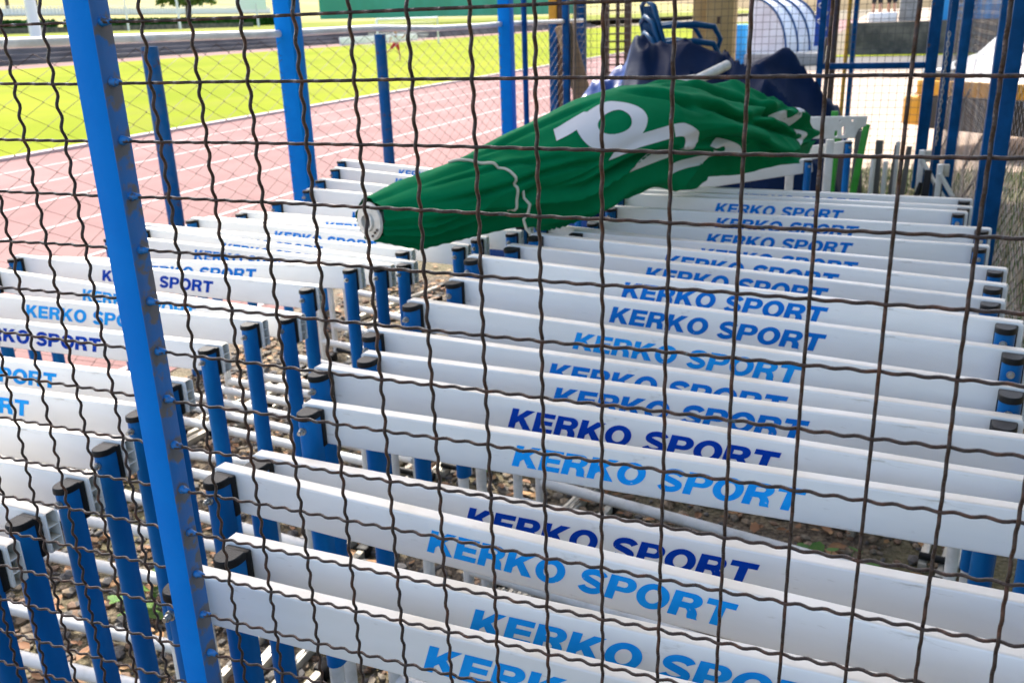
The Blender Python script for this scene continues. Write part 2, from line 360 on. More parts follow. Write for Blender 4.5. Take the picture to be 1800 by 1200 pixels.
bowl_o = arc(.60, .685, .36, .315, 90, -90, 16); bowl_i = arc(.54, .685, .12, .115, -90, 90, 10)
GL['P'] = (.95, [[(0, 0), (0, 1)] + bowl_o + [(.31, .37), (.31, 0)], [(.31, .57)] + bowl_i + [(.31, .80)]])
bo = arc(.62, .705, .34, .295, 90, -60, 14); bi = arc(.56, .705, .10, .095, -90, 90, 10)
GL['R'] = (1.0, [[(0, 0), (0, 1)] + bo + [(.87, .36), (.93, .25), (.95, .08), (1.0, 0), (.66, 0), (.62, .10), (.60, .27), (.52, .36), (.31, .36), (.31, 0)],
                 [(.31, .61)] + bi + [(.31, .80)]])
sp = arc(.50, .705, .345, .205, 12, 200, 14) + [(.20, .60), (.34, .535), (.60, .475), (.74, .40)] + arc(.47, .295, .34, .205, 20, -172, 14)[0:]
sp2 = []
for i in range(len(sp)):
    a, c = sp[max(i - 1, 0)], sp[min(i + 1, len(sp) - 1)]
    sp2.append(((a[0] + 2 * sp[i][0] + c[0]) / 4, (a[1] + 2 * sp[i][1] + c[1]) / 4))
GL['S'] = (.95, [stroke(sp2, 0.255)])
def text_mesh(word, length, cap, slant, name, m):
    w = 0
    for ch in word: w += 0.46 if ch == ' ' else GL[ch][0] + 0.075
    w -= 0.075; sx = length / w
    cu = bpy.data.curves.new(name, 'CURVE'); cu.dimensions = '2D'; cu.fill_mode = 'FRONT'
    x = 0
    for ch in word:
        if ch == ' ': x += 0.46; continue
        adv, loops = GL[ch]
        for lp in loops:
            s_ = cu.splines.new('POLY'); s_.points.add(len(lp) - 1); s_.use_cyclic_u = True
            for i, (px, py) in enumerate(lp):
                s_.points[i].co = ((x + px) * sx + py * cap * slant, py * cap, 0, 1)
        x += adv + 0.075
    ob = bpy.data.objects.new('tmp', cu); COL.objects.link(ob)
    dg = bpy.context.evaluated_depsgraph_get()
    me = bpy.data.meshes.new_from_object(ob.evaluated_get(dg))
    bpy.data.objects.remove(ob)
    # stand it upright in the x-z plane facing -y
    for v in me.vertices: v.co = Vector((v.co.x, 0, v.co.y))
    bm = bmesh.new(); bm.from_mesh(me)
    for f in bm.faces:
        if f.normal.y > 0: f.normal_flip()
    bm.to_mesh(me); bm.free()
    me.materials.clear(); me.materials.append(m); me.name = name
    return me
LEN = 1.2; BH = 0.07; BT = 0.023
def bar_mesh(name, m):
    # hollow extruded bar with rounded edges, rounded corners and ribbed open ends; front face y=0, top z=0
    def ring(inset, half):
        r = 0.0045 - inset * 0.4; y0, y1, z0, z1 = inset, BT - inset, -BH + inset, -inset
        pts = []
        for (cy, cz, a0, rr) in ((y0 + r, z0 + r, 180, r), (y1 - r * 1.2, z0 + r * 1.2, 270, r * 1.2), (y1 - r * 1.2, z1 - r * 1.2, 0, r * 1.2), (y0 + r, z1 - r, 90, r)):
            for k in range(6):
                a = math.radians(a0 + 90 * k / 5); pts.append((cy + rr * math.cos(a), cz + rr * math.sin(a)))
        out = []
        R_ = 0.012
        for (y, z) in pts:
            q = min(z + BH, -z); dx = 0.0
            if q < R_: dx = R_ - math.sqrt(max(0, R_ * R_ - (R_ - q) ** 2))
            out.append((half - dx * 0.9, y, z))
        return out
    b = MB(); n = 24
    ro = ring(0, LEN / 2); ri = ring(0.0024, LEN / 2); rd = [(x - 0.03, y, z) for x, y, z in ri]
    v = []
    for sg in (-1, 1):
        for rg in (rd, ri, ro): v += [(sg * x, y, z) for x, y, z in rg]
    f = []
    order = [0, 1, 2, 5, 4, 3]
    for a, c in zip(order[:-1], order[1:]):
        for k in range(n): f.append((a * n + k, a * n + (k + 1) % n, c * n + (k + 1) % n, c * n + k))
    f.append(tuple(range(n))); f.append(tuple(3 * n + k for k in range(n - 1, -1, -1)))
    b.add(v, f)
    for sg in (-1, 1):
        for z in (-0.025, -0.046):
            x0, x1 = sorted((sg * (LEN / 2 - 0.029), sg * (LEN / 2 - 0.0015)))
            b.box(x0, 0.0026, z - 0.001, x1, BT - 0.0026, z + 0.001)
    me = b.mesh(name, m, angle=50)
    bm = bmesh.new(); bm.from_mesh(me); bmesh.ops.recalc_face_normals(bm, faces=bm.faces); bm.to_mesh(me); bm.free()
    return me
me_bar = bar_mesh('crossbar', M['bar'])
PD = 0.0095                                   # gap filled by the rubber saddle
def dprof(w, d, y_back):
    h = w / 2; pts = [(h, y_back), (h, y_back - d * 0.35)]
    pts += [(h * math.cos(a), y_back - d * 0.35 - d * 0.65 * math.sin(a)) for a in [PI * k / 12 for k in range(1, 12)]]
    pts += [(-h, y_back - d * 0.35), (-h, y_back)]
    return pts[::-1]
b = MB(); b.prism(dprof(0.033, 0.030, -PD), -0.50, -0.010); me_post = b.mesh('post', M['post_blue'])
b = MB(); b.prism(dprof(0.0355, 0.0335, -PD + 0.0004), -0.0135, -0.003, bev=0.004)
b.box(-0.0185, -PD - 0.002, -0.070, 0.0185, -0.0006, -0.0045, bev=0.0022); me_cap = b.mesh('cap', M['black'])
b = MB(); b.tube([(0, -PD - 0.0335, -0.031), (0, -PD - 0.0298, -0.031)], 0.0065, 14); b.tube([(0, -PD - 0.0395, -0.031), (0, -PD - 0.034, -0.031)], 0.0046, 6)
b.tube([(0, -PD - 0.0425, -0.031), (0, -PD - 0.0395, -0.031)], 0.0032, 10); me_bolt = b.mesh('bolt', M['chrome'])
b = MB(); b.tube([(0, -PD - 0.0135, 0.03), (0, -PD - 0.0135, 0.55)], 0.0135, 14); me_leg = b.mesh('leg', M['tube'])
me_feet = []
for k in range(5):
    b = MB(); ox = 0.024 * k
    b.box(-0.011 + ox, -0.045, 0.004, 0.011 + ox, 0.66, 0.030, bev=0.003)
    b.box(-0.003 + ox, 0.10, 0.0305, 0.003 + ox, 0.60, 0.033)
    b.box(-0.018 + ox, 0.645, 0.001, 0.018 + ox, 0.69, 0.036, bev=0.005, mi=1)
    b.tube([(-0.012, -PD - 0.0135, 0.042), (ox + 0.012, -PD - 0.0135, 0.042)], 0.011, 10, mi=1 if k else 0)
    me_feet.append(b.mesh('foot', [M['foot'], M['black']]))
b = MB(); b.tube([(-0.563, -PD - 0.0135, 0.16), (0.563, -PD - 0.0135, 0.16)], 0.0155, 14); me_cross = b.mesh('cross_tube', M['tube'])
TXT = {}
def lettering(kind, length, cap):
    k = (kind, round(length, 3), round(cap, 4))
    if k not in TXT: TXT[k] = text_mesh('KERKO SPORT', length, cap, 0.30, 'lettering', M['ink_' + kind])
    return TXT[k]
def hurdle(x, y, yaw, h, ink, label, group, t0=0.40, tl=0.437, var=0, roll=0.0, x_is='left', cap=0.036):
    a = math.radians(yaw); dx, dy = math.cos(a), math.sin(a)
    sg = 1 if x_is == 'left' else -1
    x -= 0.017 * (x - 0.633) / (y + 0.644)
    cx, cy = x + sg * 0.6 * dx, y + sg * 0.6 * dy - 0.017      # the traced edge is the rear top edge
    t = thing('hurdle', label, 'hurdle', (cx, cy, 0), a, group)
    rl = math.radians(roll)
    bar = put(me_bar, 'crossbar', t, (0, 0, h), (0, rl, 0))
    if ink:
        put(lettering(ink, tl, cap), 'lettering', bar, (-0.6 + t0, -0.0006, -0.035 - cap / 2))
    for s_ in (-1, 1):
        px = s_ * 0.572; pz = h - px * math.tan(rl)
        p = put(me_post, 'post', t, (px, 0, pz), (0, 0, 0))
        put(me_cap, 'cap', p); put(me_bolt, 'bolt', p)
        put(me_leg, 'leg', t, (px, 0, 0))
        f = put(me_feet[var % 5], 'foot', t, (px, 0, 0)); f.scale = (-s_, 1, 1)
    put(me_cross, 'cross_tube', t)
    return t
ORD = ['nearest', 'second', 'third', 'fourth', 'fifth', 'sixth', 'seventh', 'eighth', 'ninth', 'tenth', 'eleventh', 'twelfth', 'thirteenth',
       'fourteenth', 'fifteenth', 'sixteenth', 'seventeenth', 'eighteenth', 'nineteenth', 'twentieth', 'twenty-first', 'twenty-second']
COLR = {'light': 'light blue', 'mid': 'mid blue', 'dark': 'dark blue'}
right_row = [  # left end x, y, yaw, height, ink, text start, text length, roll
    (-0.125, 0.098, -0.8, 0.878, 'light', 0.335, 0.41, 0.4),
    (-0.112, 0.176, -1.3, 0.880, 'light', 0.345, 0.41, 0),
    (-0.263, 0.346, -5.1, 0.876, 'light', 0.372, 0.405, 0),
    (-0.260, 0.432, -2.6, 0.856, 'dark', 0.378, 0.405, 0),
    (-0.234, 0.547, -1.4, 0.900, 'light', 0.380, 0.422, 0),
    (-0.303, 0.691, -4.9, 0.905, 'dark', 0.398, 0.433, 0),
    (-0.261, 0.791, -2.5, 0.900, 'mid', 0.393, 0.425, 0),
    (-0.324, 0.922, -5.2, 0.900, 'mid', 0.411, 0.432, 0),
    (-0.300, 1.062, -8.7, 0.924, 'light', 0.404, 0.438, 0),
    (-0.278, 1.234, -8.8, 0.928, 'mid', 0.411, 0.439, 0),
    (-0.278, 1.346, -10.5, 0.955, 'mid', 0.414, 0.437, 0),
    (-0.276, 1.600, -10.8, 0.923, 'mid', 0.404, 0.436, 0),
    (-0.257, 1.736, -11.6, 0.924, 'mid', 0.405, 0.436, 0),
    (-0.227, 2.009, -8.1, 0.873, 'mid', 0.410, 0.430, 0),
    (-0.390, 2.155, -9.5, 0.845, 'mid', 0.405, 0.43, 1.2),
    (-0.244, 2.248, -4.1, 0.855, 'mid', 0.400, 0.43, 0),
    (-0.227, 2.410, -4.8, 0.873, 'mid', 0.385, 0.44, 0),
    (-0.271, 2.683, -5.5, 0.869, 'mid', 0.385, 0.43, 0),
    (-0.251, 2.765, -5.2, 0.869, 'mid', 0.385, 0.43, 0),
    (-0.243, 2.869, -4.0, 0.870, 'mid', 0.400, 0.43, 0)]
for i, (x, y, yaw, h, ink, t0, tl, roll) in enumerate(right_row):
    lab = 'white hurdle with %s lettering, %s from the rusty mesh in the right row' % (COLR[ink], ORD[i])
    if i == len(right_row) - 1: lab = 'white hurdle with blue lettering at the far end of the right row'
    hurdle(x, y, yaw, h, ink, lab, 'hurdles in the right row', t0, tl, var=i, roll=roll, cap=0.036 if tl > 0.415 else 0.035)
left_row = [  # right end x, y, yaw, height, ink, roll
    (-0.470, 0.141, -0.7, 0.82, 'light', 0),
    (-0.489, 0.227, -1.9, 0.82, 'light', 0),
    (-0.513, 0.338, 0.5, 0.82, 'light', 0),
    (-0.556, 0.464, 2.0, 0.82, 'light', 0),
    (-0.604, 0.596, 2.0, 0.82, 'light', 0, 0.44),
    (-0.643, 0.728, 1.5, 0.82, 'light', 0, 0.412),
    (-0.713, 0.937, 0.9, 0.82, 'dark', 0),
    (-0.729, 1.112, 0.8, 0.82, 'light', 0, 0.425),
    (-0.670, 1.185, -5.8, 0.82, 'light', 0.4),
    (-0.763, 1.416, -2.9, 0.82, 'dark', 0, 0.382),
    (-0.724, 1.582, 2.6, 0.82, 'mid', -1.6),
    (-0.674, 1.670, -6.0, 0.82, 'mid', 0),
    (-0.634, 1.740, -8.0, 0.82, 'mid', 0.6),
    (-0.701, 1.859, -5.9, 0.82, 'mid', 0),
    (-0.540, 1.935, -6.2, 0.83, 'mid', 0.4),
    (-0.537, 2.077, -3.2, 0.82, 'mid', 0),
    (-0.440, 2.145, -4.0, 0.83, 'mid', 0),
    (-0.448, 2.262, -9.4, 0.83, 'mid', 0),
    (-0.450, 2.440, -11.5, 0.84, 'mid', 0),
    (-0.530, 2.610, -13.5, 0.84, 'mid', 0.5),
    (-0.640, 2.870, -15.0, 0.84, 'mid', 0.8),
    (-0.750, 3.110, -15.0, 0.84, 'mid', 0.8)]
for i, (x, y, yaw, h, ink, roll, *tx) in enumerate(left_row):
    lab = 'white hurdle with %s lettering, %s from the rusty mesh in the left row' % (COLR[ink], ORD[i])
    if i < 4: lab = 'white hurdle on blue posts, %s from the rusty mesh in the left row' % ORD[i]
    if i == len(left_row) - 1: lab = 'white hurdle standing skewed at the far end of the left row'
    hurdle(x, y, yaw, h, ink, lab, 'hurdles in the left row', tx[0] if tx else 0.40, 0.437, var=i, roll=roll, x_is='right')
hurdle(0.35, 4.19, 18.0, 0.715, None, 'plain white hurdle turned askew behind the end of the green parasol', 'plain hurdles behind the parasol', var=1, roll=-7.5, x_is='right')
hurdle(0.52, 4.61, 20.0, 0.755, None, 'plain white hurdle standing beside the bright green stakes', 'plain hurdles behind the parasol', var=3, roll=-7.5, x_is='right')

# ------------------------------------------------------------------ front fence of crimped wire
WR = 0.00147; A = 0.0018; CELL = 0.05; ZR = 1.5
fence = thing('mesh_fence', 'rusty crimped wire mesh fence on a bright blue square post, closest to the viewer', 'fence', (-0.01, 0.002, 0))
OX, OY = 0.01, -0.002
def jit(k, s): return noise.noise(Vector((k * 3.17, s * 1.7, 0.3)))
def wire_panel(x0, x1, xs, name):
    b = MB(); zs = [(ZR + 0.40 - j * CELL) for j in range(-8, 38)]
    for j, z in enumerate(zs):
        if z < 0.08: continue
        pts = []; n = int((x1 - x0) / 0.0034)
        for i in range(n + 1):
            x = x0 + (x1 - x0) * i / n
            ph = 2 * PI * 2.5 * x / CELL + PI * j
            pts.append((x + OX, OY + A * math.cos(ph) * 1.0, z + 0.0009 * jit(j, x * 6) + 0.0006 * math.sin(x * 9 + j)))
        b.tube(pts, WR, 6)
    z0, z1 = 0.1, zs[0] + 0.01
    for k, xx in enumerate(xs):
        if not (x0 + 0.004 < xx < x1 - 0.002): continue
        pts = []; n = int((z1 - z0) / 0.0034); kk = round(xx / CELL)
        for i in range(n + 1):
            z = z0 + (z1 - z0) * i / n
            ph = 2 * PI * 2.5 * (ZR - z) / CELL + PI * kk + PI
            pts.append((xx + OX + 0.0010 * jit(k + 50, z * 5), OY + A * math.cos(ph), z))
        b.tube(pts, WR * 1.06, 6)
    return b.build(name, M['wire'], fence, angle=80)
wire_panel(0.0035, 1.02, [i * CELL for i in range(1, 21)], 'wire_panel')
wire_panel(-1.0, -0.024, [-0.060 - 0.0492 * i for i in range(0, 19)], 'wire_panel')
b = MB(); b.box(-0.025 + OX, -0.009 + OY, 0, 0.005 + OX, 0.0135 + OY, 2.3, bev=0.0016)
fpost = b.build('post', M['weldpost'], fence)
for xx, nm in ((-1.03, 'post'), (1.02, 'post')):
    b = MB(); b.box(xx + OX, -0.009 + OY, 0, xx + 0.03 + OX, 0.0135 + OY, 2.3, bev=0.0016); b.build(nm, M['cage_blue'], fence)
for j in range(-8, 29):
    z = ZR - j * CELL + 0.0004
    b = MB()
    pts = [(0.0046 + OX - 0.0006 + 0.0024 * k, OY + 0.0008 * jit(j, k) + A * 0.3, z + 0.0010 * jit(j + 9, k)) for k in range(6)]
    rad = [0.0034 + 0.0008 * jit(j, 3.3), 0.0046, 0.0042 + 0.0008 * jit(j, 5.5), 0.0033, 0.0028, 0.0022]
    b.tube(pts, rad, 9)
    w = b.build('weld', M['weld'], fpost, angle=80)

# ------------------------------------------------------------------ track-side chain link fence
def chainlink(b, fn, u0, u1, z0, z1, d, r, n=3):
    k = 0; u = u0
    while u < u1:
        pts = []; z = z1; j = 0
        while z > z0:
            s_ = 0.5 if (j + k) % 2 == 0 else -0.5
            wob = 0.006 * noise.noise(Vector((u * 3, z * 3, 1)))
            pts.append(fn(u + s_ * d * 1.02, z, (0.002 if s_ > 0 else -0.002) + wob)); z -= d / 2; j += 1
        b.tube(pts, r, n, caps=False); u += d; k += 1
cl = thing('chain_link_fence', 'chain link fence with white top rail along the running track', 'fence', (-2.2, 3.0, 0))
b = MB(); chainlink(b, lambda u, z, o: (o, u - 3.0, z), 0.2, 9.0, 0.05, 1.43, 0.084, 0.0019)
b.build('chain_link_netting', M['galv'], cl, angle=80)
b = MB()
ry = [(-0.3, 1.475), (2.45, 1.468), (3.4, 1.462), (4.38, 1.47), (5.2, 1.452), (6.0, 1.455), (6.44, 1.462), (9.0, 1.46)]
pts = []
for i in range(len(ry) - 1):
    for k in range(6):
        f = k / 6; pts.append((0.0, ry[i][0] + (ry[i + 1][0] - ry[i][0]) * f - 3.0, ry[i][1] + (ry[i + 1][1] - ry[i][1]) * f))
b.tube(pts, 0.0185, 12); b.build('top_rail', M['rail'], cl)
for y, w in ((2.47, 0.034), (4.40, 0.034), (0.55, 0.034)):
    b = MB(); b.tube([(0.03, y - 3, 0), (0.03, y - 3, 1.435)], w, 14); b.build('post', M['old_blue'], cl)
for y, lab in ((3.47, 'thick square blue post by the track, standing behind the left row of hurdles'), (6.44, 'square blue post between the track and the green parasol')):
    b = MB(); b.box(-0.05, -0.05, 0, 0.05, 0.05, 2.5, bev=0.006)
    o = b.build('cage_post', M['cage_blue'], loc=(-2.17, y, 0)); tag(o, lab, 'post', 'square cage posts')
b = MB(); b.tube([(0, 0, 0), (0, 0, 2.5)], 0.024, 12)
tag(b.build('cage_post', M['dark_blue'], loc=(-2.17, 6.85, 0)), 'thin round dark blue pole just right of a square blue post', 'post')

# ------------------------------------------------------------------ right fence and back fence of the cage
rf = thing('side_fence', 'blue framed netting fence on the right side of the cage', 'fence', (1.10, 4.0, 0))
b = MB(); chainlink(b, lambda u, z, o: (o, u - 4.0, z), 0.25, 8.0, 0.03, 2.2, 0.046, 0.0016)
b.build('netting', M['net_r'], rf, angle=80)
for y, w in ((0.2, 0.03), (3.2, 0.025), (3.62, 0.022), (5.6, 0.028), (6.9, 0.024)):
    b = MB(); b.box(-w - 0.035, y - 4 - w, 0, w - 0.035, y - 4 + w, 2.4, bev=0.004); b.build('post', M['dark_blue'], rf)
for z in (0.10, 2.2):
    b = MB(); b.box(-0.015, -3.75, z, 0.012, 3.9, z + 0.03, bev=0.003); b.build('rail', M['dark_blue'], rf)
for y0, y1, z0, z1 in ((3.6, 5.5, 1.0, 0.35), (3.6, 5.5, 0.8, 0.15), (3.6, 5.5, 1.2, 0.55), (5.7, 7.6, 1.0, 0.4)):
    b = MB(); b.tube([(0.035, y0 - 4, z0), (0.035, y1 - 4, z1)], 0.008, 8); b.build('brace_wire', M['galv'], rf)
bf = thing('back_fence', 'square weld mesh fence with blue frame at the back of the cage', 'fence', (-0.5, 8.0, 0))
b = MB()
x = -1.62
while x < 1.55: b.tube([(x, 0, 0.05), (x, 0, 2.3)], 0.0019, 4, caps=False); x += 0.06
z = 0.08
while z < 2.3: b.tube([(-1.65, 0.003, z), (1.55, 0.003, z)], 0.0019, 4, caps=False); z += 0.06
b.build('weld_mesh', M['grid'], bf, angle=80)
for x, w in ((-1.68, 0.03), (0.62, 0.026), (1.50, 0.045), (1.62, 0.035)):
    b = MB(); b.box(x - w, -w, 0, x + w, w, 2.4, bev=0.004); b.build('post', M['dark_blue'], bf)
b = MB(); b.box(0.646, -0.02, 1.0, 1.454, 0.02, 1.05, bev=0.004); b.build('gate_rail', M['dark_blue'], bf)
b = MB()
for i in range(24):
    c = Vector((1.035, 6.62, 1.30 - 0.032 * i)); pts = []
    for k in range(10):
        a = 2 * PI * k / 10; q = Vector((0.008 * math.cos(a), 0, 0.019 * math.sin(a)))
        if i % 2: q = Vector((0, q.x, q.z))
        pts.append(c + q)
    b.tube(pts, 0.0035, 6, closed=True)
tag(b.build('hanging_chain', M['chrome']), 'shiny steel chain hanging beside the blue posts on the right', 'chain')

# ------------------------------------------------------------------ folded green parasol on the hurdles
ST = [(-0.561, 1.38, 1.022, .052), (-0.545, 1.42, 1.020, .062), (-0.511, 1.503, 1.017, .086), (-0.447, 1.66, 1.030, .096), (-0.378, 1.83, 1.052, .114), (-0.302, 2.017, 1.070, .138),
      (-0.218, 2.224, 1.108, .153), (-0.125, 2.45, 1.116, .168), (-0.02, 2.71, 1.110, .164), (0.097, 3.00, 1.066, .160), (0.217, 3.30, 1.010, .140), (0.30, 3.50, 0.985, .085), (0.345, 3.60, 0.972, .030)]
SL = [0.0]
for i in range(1, len(ST)):
    SL.append(SL[-1] + math.hypot(ST[i][0] - ST[i - 1][0], ST[i][1] - ST[i - 1][1]))
STOT = SL[-1]
AX = Vector((0.376, 0.927, 0)); SD = Vector((0.927, -0.376, 0))
def stn(s):
    s = max(0, min(STOT, s))
    for i in range(len(SL) - 1):
        if s <= SL[i + 1]:
            f = (s - SL[i]) / (SL[i + 1] - SL[i]); f = f * f * (3 - 2 * f) * 0.5 + f * 0.5
            return [ST[i][k] + (ST[i + 1][k] - ST[i][k]) * f for k in range(4)]
    return list(ST[-1])
GROOVES = [(0.50, -0.28, 1.75, -0.52, .20, .085), (1.22, 1.40, 2.22, 0.25, .20, .10), (1.15, 0.62, 2.20, -0.18, .20, .09), (1.45, 1.95, 2.22, 1.05, .20, .11), (0.12, 0.95, 0.72, 0.28, .08, .07),
           (0.10, 0.40, 0.85, -0.08, .10, .07), (1.02, 1.25, 1.32, 0.42, .12, .10), (1.55, 0.20, 2.05, 0.95, .16, .09), (0.08, -0.15, 0.55, -0.75, .10, .08), (1.30, -0.10, 2.1, -0.62, .18, .09),
           (1.20, 2.2, 1.9, 1.55, .16, .10), (0.30, 1.5, 0.95, 1.25, .06, .08)]
def psurf(s, ph, off=0.0):
    x, y, z, r = stn(s)
    f = s / STOT
    n1 = noise.noise(Vector((s * 1.6, math.cos(ph) * 1.2, math.sin(ph) * 1.2)))
    n2 = noise.noise(Vector((s * 4.5 + 9, math.cos(ph) * 2.6 + s * 2, math.sin(ph) * 2.6)))
    # long pleats that twist along the axis, sharper towards both ends
    tw = ph * 1.0 + s * 0.55
    pl = abs(math.sin(2.5 * tw + 1.1 * n1 + 0.4)) ; pl2 = abs(math.sin(4.0 * tw - 2.2 * s + 2.0 * n1))
    endw = min(1.0, abs(f - 0.42) * 1.9)
    crush = max(0.0, min(1.0, (f - 0.43) * 2.6)); low = max(0.0, -math.sin(ph) + 0.25)
    sh1 = 1 - abs(noise.noise(Vector((s * 2.6 + 3, ph * 1.3 + s * 1.9, 2.0)))) * 2.0
    sh2 = 1 - abs(noise.noise(Vector((s * 1.3 + 7, ph * 2.1 - s * 1.2, 5.0)))) * 2.0
    k = 1 + 0.09 * n1 * (0.4 + endw) + 0.10 * (pl - 0.6) * (0.15 + max(0, 0.30 - f) * 3.0) + 0.07 * n2 * (0.2 + endw)
    sh3 = 1 - abs(noise.noise(Vector((s * 4.2 - ph * 0.9, ph * 1.9 + s * 1.1, 9.0)))) * 2.0
    def fold(q): q = q % 1.0; return 1 - abs(2 * q - 1)
    fa = fold(ph * 0.62 + 0.95 * s + 0.45 * n1); fb = fold(ph * 1.05 - 0.75 * s + 0.6 * n1 + 0.37); fc = fold(ph * 0.45 + 2.3 * s + 0.5 * n1)
    k += crush * (0.30 * fa ** 1.6 + 0.20 * fb ** 2.0 + 0.10 * fc ** 2.5 - 0.27 + 0.06 * max(0, sh3) ** 4)
    k += (1 - crush) * (low * (0.24 * max(0, sh2) ** 3 - 0.05) + 0.07 * (fold(ph * 0.5 + 0.18 * s + 0.2) ** 1.4 - 0.5))
    for s0, p0, s1, p1, dp, wd in GROOVES:
        if s0 < s < s1:
            q = (s - s0) / (s1 - s0); pc = p0 + (p1 - p0) * q + 0.08 * math.sin(9 * s + p0 * 5)
            e = min(1, q * 4) * min(1, (1 - q) * 4); dd = (ph - pc) / wd
            k += e * dp * (0.55 * math.exp(-(dd - 1.9) ** 2 / 2.2) - math.exp(-dd * dd))
    if 0.28 < f < 0.92:
        w_ = min(1, (f - 0.28) * 6) * min(1, (0.92 - f) * 9)
        hem = ph + 1.02 + 0.18 * math.sin(s * 5.0)
        k += w_ * (0.24 * math.exp(-(hem * 4.5) ** 2) - 0.15 * math.exp(-((hem - 0.42) * 6.5) ** 2))
    # overlapping flap along the lower front side
    fl = ph + 0.70 - 0.25 * math.sin(s * 1.7)
    if f > 0.18: k += 0.085 * math.exp(-(fl * 7) ** 2) - 0.10 * math.exp(-((fl - 0.26) * 8) ** 2)
    k += 0.42 * math.exp(-((f - 0.31) / 0.095) ** 2) * max(0.0, -math.sin(ph) - 0.15) ** 1.5
    # cord cinch
    k -= 0.06 * math.exp(-((s - 0.42 - 0.10 * math.cos(ph)) * 22) ** 2) * (0.3 + max(0, math.cos(ph - 0.6)))
    k = max(0.35, k)
    rr = r * k + off
    zz = z + rr * 0.98 * math.sin(ph)
    floor_ = 0.905 - 0.085 * math.exp(-((f - 0.31) / 0.085) ** 2)
    zz = max(zz, floor_ + 0.01 * n2) if 0.2 < f < 0.98 else zz
    p = Vector((x, y, 0)) + SD * (rr * 1.12 * math.cos(ph)); p.z = zz
    if f > 0.86: p += AX * (0.05 * math.sin(5 * ph + 1) + 0.03 * math.sin(9 * ph)) * (f - 0.86) / 0.14
    return p
par = thing('folded_parasol', 'large folded green parasol with white letters lying across both hurdle rows', 'parasol', (-0.15, 2.4, 0.92))
PL = Vector((-0.15, 2.4, 0.92))
b = MB(); b.grid(lambda u, v: psurf(u * STOT, v * 2 * PI - PI) - PL, 260, 260)
o = b.build('canopy', M['green'], par, angle=85)
# white letters printed on the cloth
def patch(b, fn, nu, nv): b.grid(lambda u, v: psurf(*fn(u, v), 0.0022) - PL, nu, nv)
def ring_patch(b, s0, p0, rs, rp, ws, wp, a0=0, a1=2 * PI, n=44, sk=0.0):
    def fn(u, v):
        a = a0 + (a1 - a0) * u
        s = s0 + (rs - ws * v) * math.cos(a); p = p0 + (rp - wp * v) * math.sin(a)
        return s + sk * (p - p0), p
    patch(b, fn, n, 4)
def quad_patch(b, c):
    def fn(u, v):
        p = [(c[0][i] * (1 - u) + c[1][i] * u) * (1 - v) + (c[3][i] * (1 - u) + c[2][i] * u) * v for i in (0, 1)]
        return p[0], p[1]
    patch(b, fn, 16, 5)
def letter(fn):
    b = MB(); fn(b); b.build('letter', M['cloth_white'], par, angle=80)
letter(lambda b: ring_patch(b, 0.855, 0.64, 0.146, 0.54, 0.074, 0.29))
letter(lambda b: quad_patch(b, [(0.645, 1.14), (0.80, 1.20), (0.82, 0.90), (0.615, 0.80)]))
letter(lambda b: ring_patch(b, 1.085, -0.12, 0.178, 0.39, 0.098, 0.24, -PI / 2, PI / 2, 24))
letter(lambda b: quad_patch(b, [(0.82, 0.20), (1.075, 0.27), (1.075, 0.03), (0.79, -0.04)]))
letter(lambda b: quad_patch(b, [(0.94, -0.40), (1.085, -0.27), (1.085, -0.51), (0.91, -0.55)]))
letter(lambda b: ring_patch(b, 1.44, -0.50, 0.15, 0.24, 0.08, 0.16, -PI * 0.55, PI * 0.75, 26))
letter(lambda b: quad_patch(b, [(1.16, -0.66), (1.55, -0.68), (1.55, -0.78), (1.14, -0.76)]))
letter(lambda b: ring_patch(b, 1.98, 0.75, 0.11, 0.40, 0.06, 0.22, -PI * 0.9, PI * 0.5, 26))
letter(lambda b: ring_patch(b, 2.10, 0.00, 0.09, 0.30, 0.05, 0.18, -PI * 0.4, PI * 0.8, 22))
# end fitting
e0 = Vector(psurf(0.0, 0) + psurf(0.0, PI)) / 2; e0.z = 1.014
ex = -AX
b = MB()
def endring(r0, r1, d0, d1, n=28):
    a_ = SD; c_ = Vector((0, 0, 1)); v = []
    for r, d in ((r0, d0), (r1, d1)):
        for k in range(n):
            t = 2 * PI * k / n; v.append(e0 + ex * d + (a_ * math.cos(t) + c_ * math.sin(t)) * r - PL)
    return v, [(k, (k + 1) % n, n + (k + 1) % n, n + k) for k in range(n)]
for q in ((0.050, 0.047, 0.000, 0.006), (0.047, 0.026, 0.006, 0.009), (0.026, 0.024, 0.009, 0.016), (0.024, 0.0185, 0.016, 0.016), (0.0185, 0.018, 0.016, -0.10)):
    b.add(*endring(*q))
b.build('end_collar', M['pvc'], par)
b = MB(); n = 24; b.add([e0 + ex * -0.06 + (SD * math.cos(2 * PI * k / n) + Vector((0, 0, 1)) * math.sin(2 * PI * k / n)) * 0.018 - PL for k in range(n)], [tuple(range(n))])
b.build('tube_bore', M['hole'], par)
for (aa, rr) in ((-0.75, 0.037), (-1.15, 0.039), (-0.45, 0.040)):
    p = e0 + ex * 0.0085 + (SD * math.cos(aa) + Vector((0, 0, 1)) * math.sin(aa)) * rr - PL
    b = MB(); b.tube([p, p + ex * 0.003], 0.0035, 8); b.build('screw', M['brownsteel'], par)
b = MB(); pts = []
for k in range(40):
    f = k / 39; ph = 1.75 - 2.35 * f; s = 0.30 + 0.10 * f + 0.05 * math.sin(f * 3)
    pts.append(psurf(s, ph, 0.0035) - PL)
b.tube(pts, 0.0042, 7); b.build('tie_cord', M['cord'], par)
b = MB(); q = psurf(0.44, -0.32, 0.006) - PL
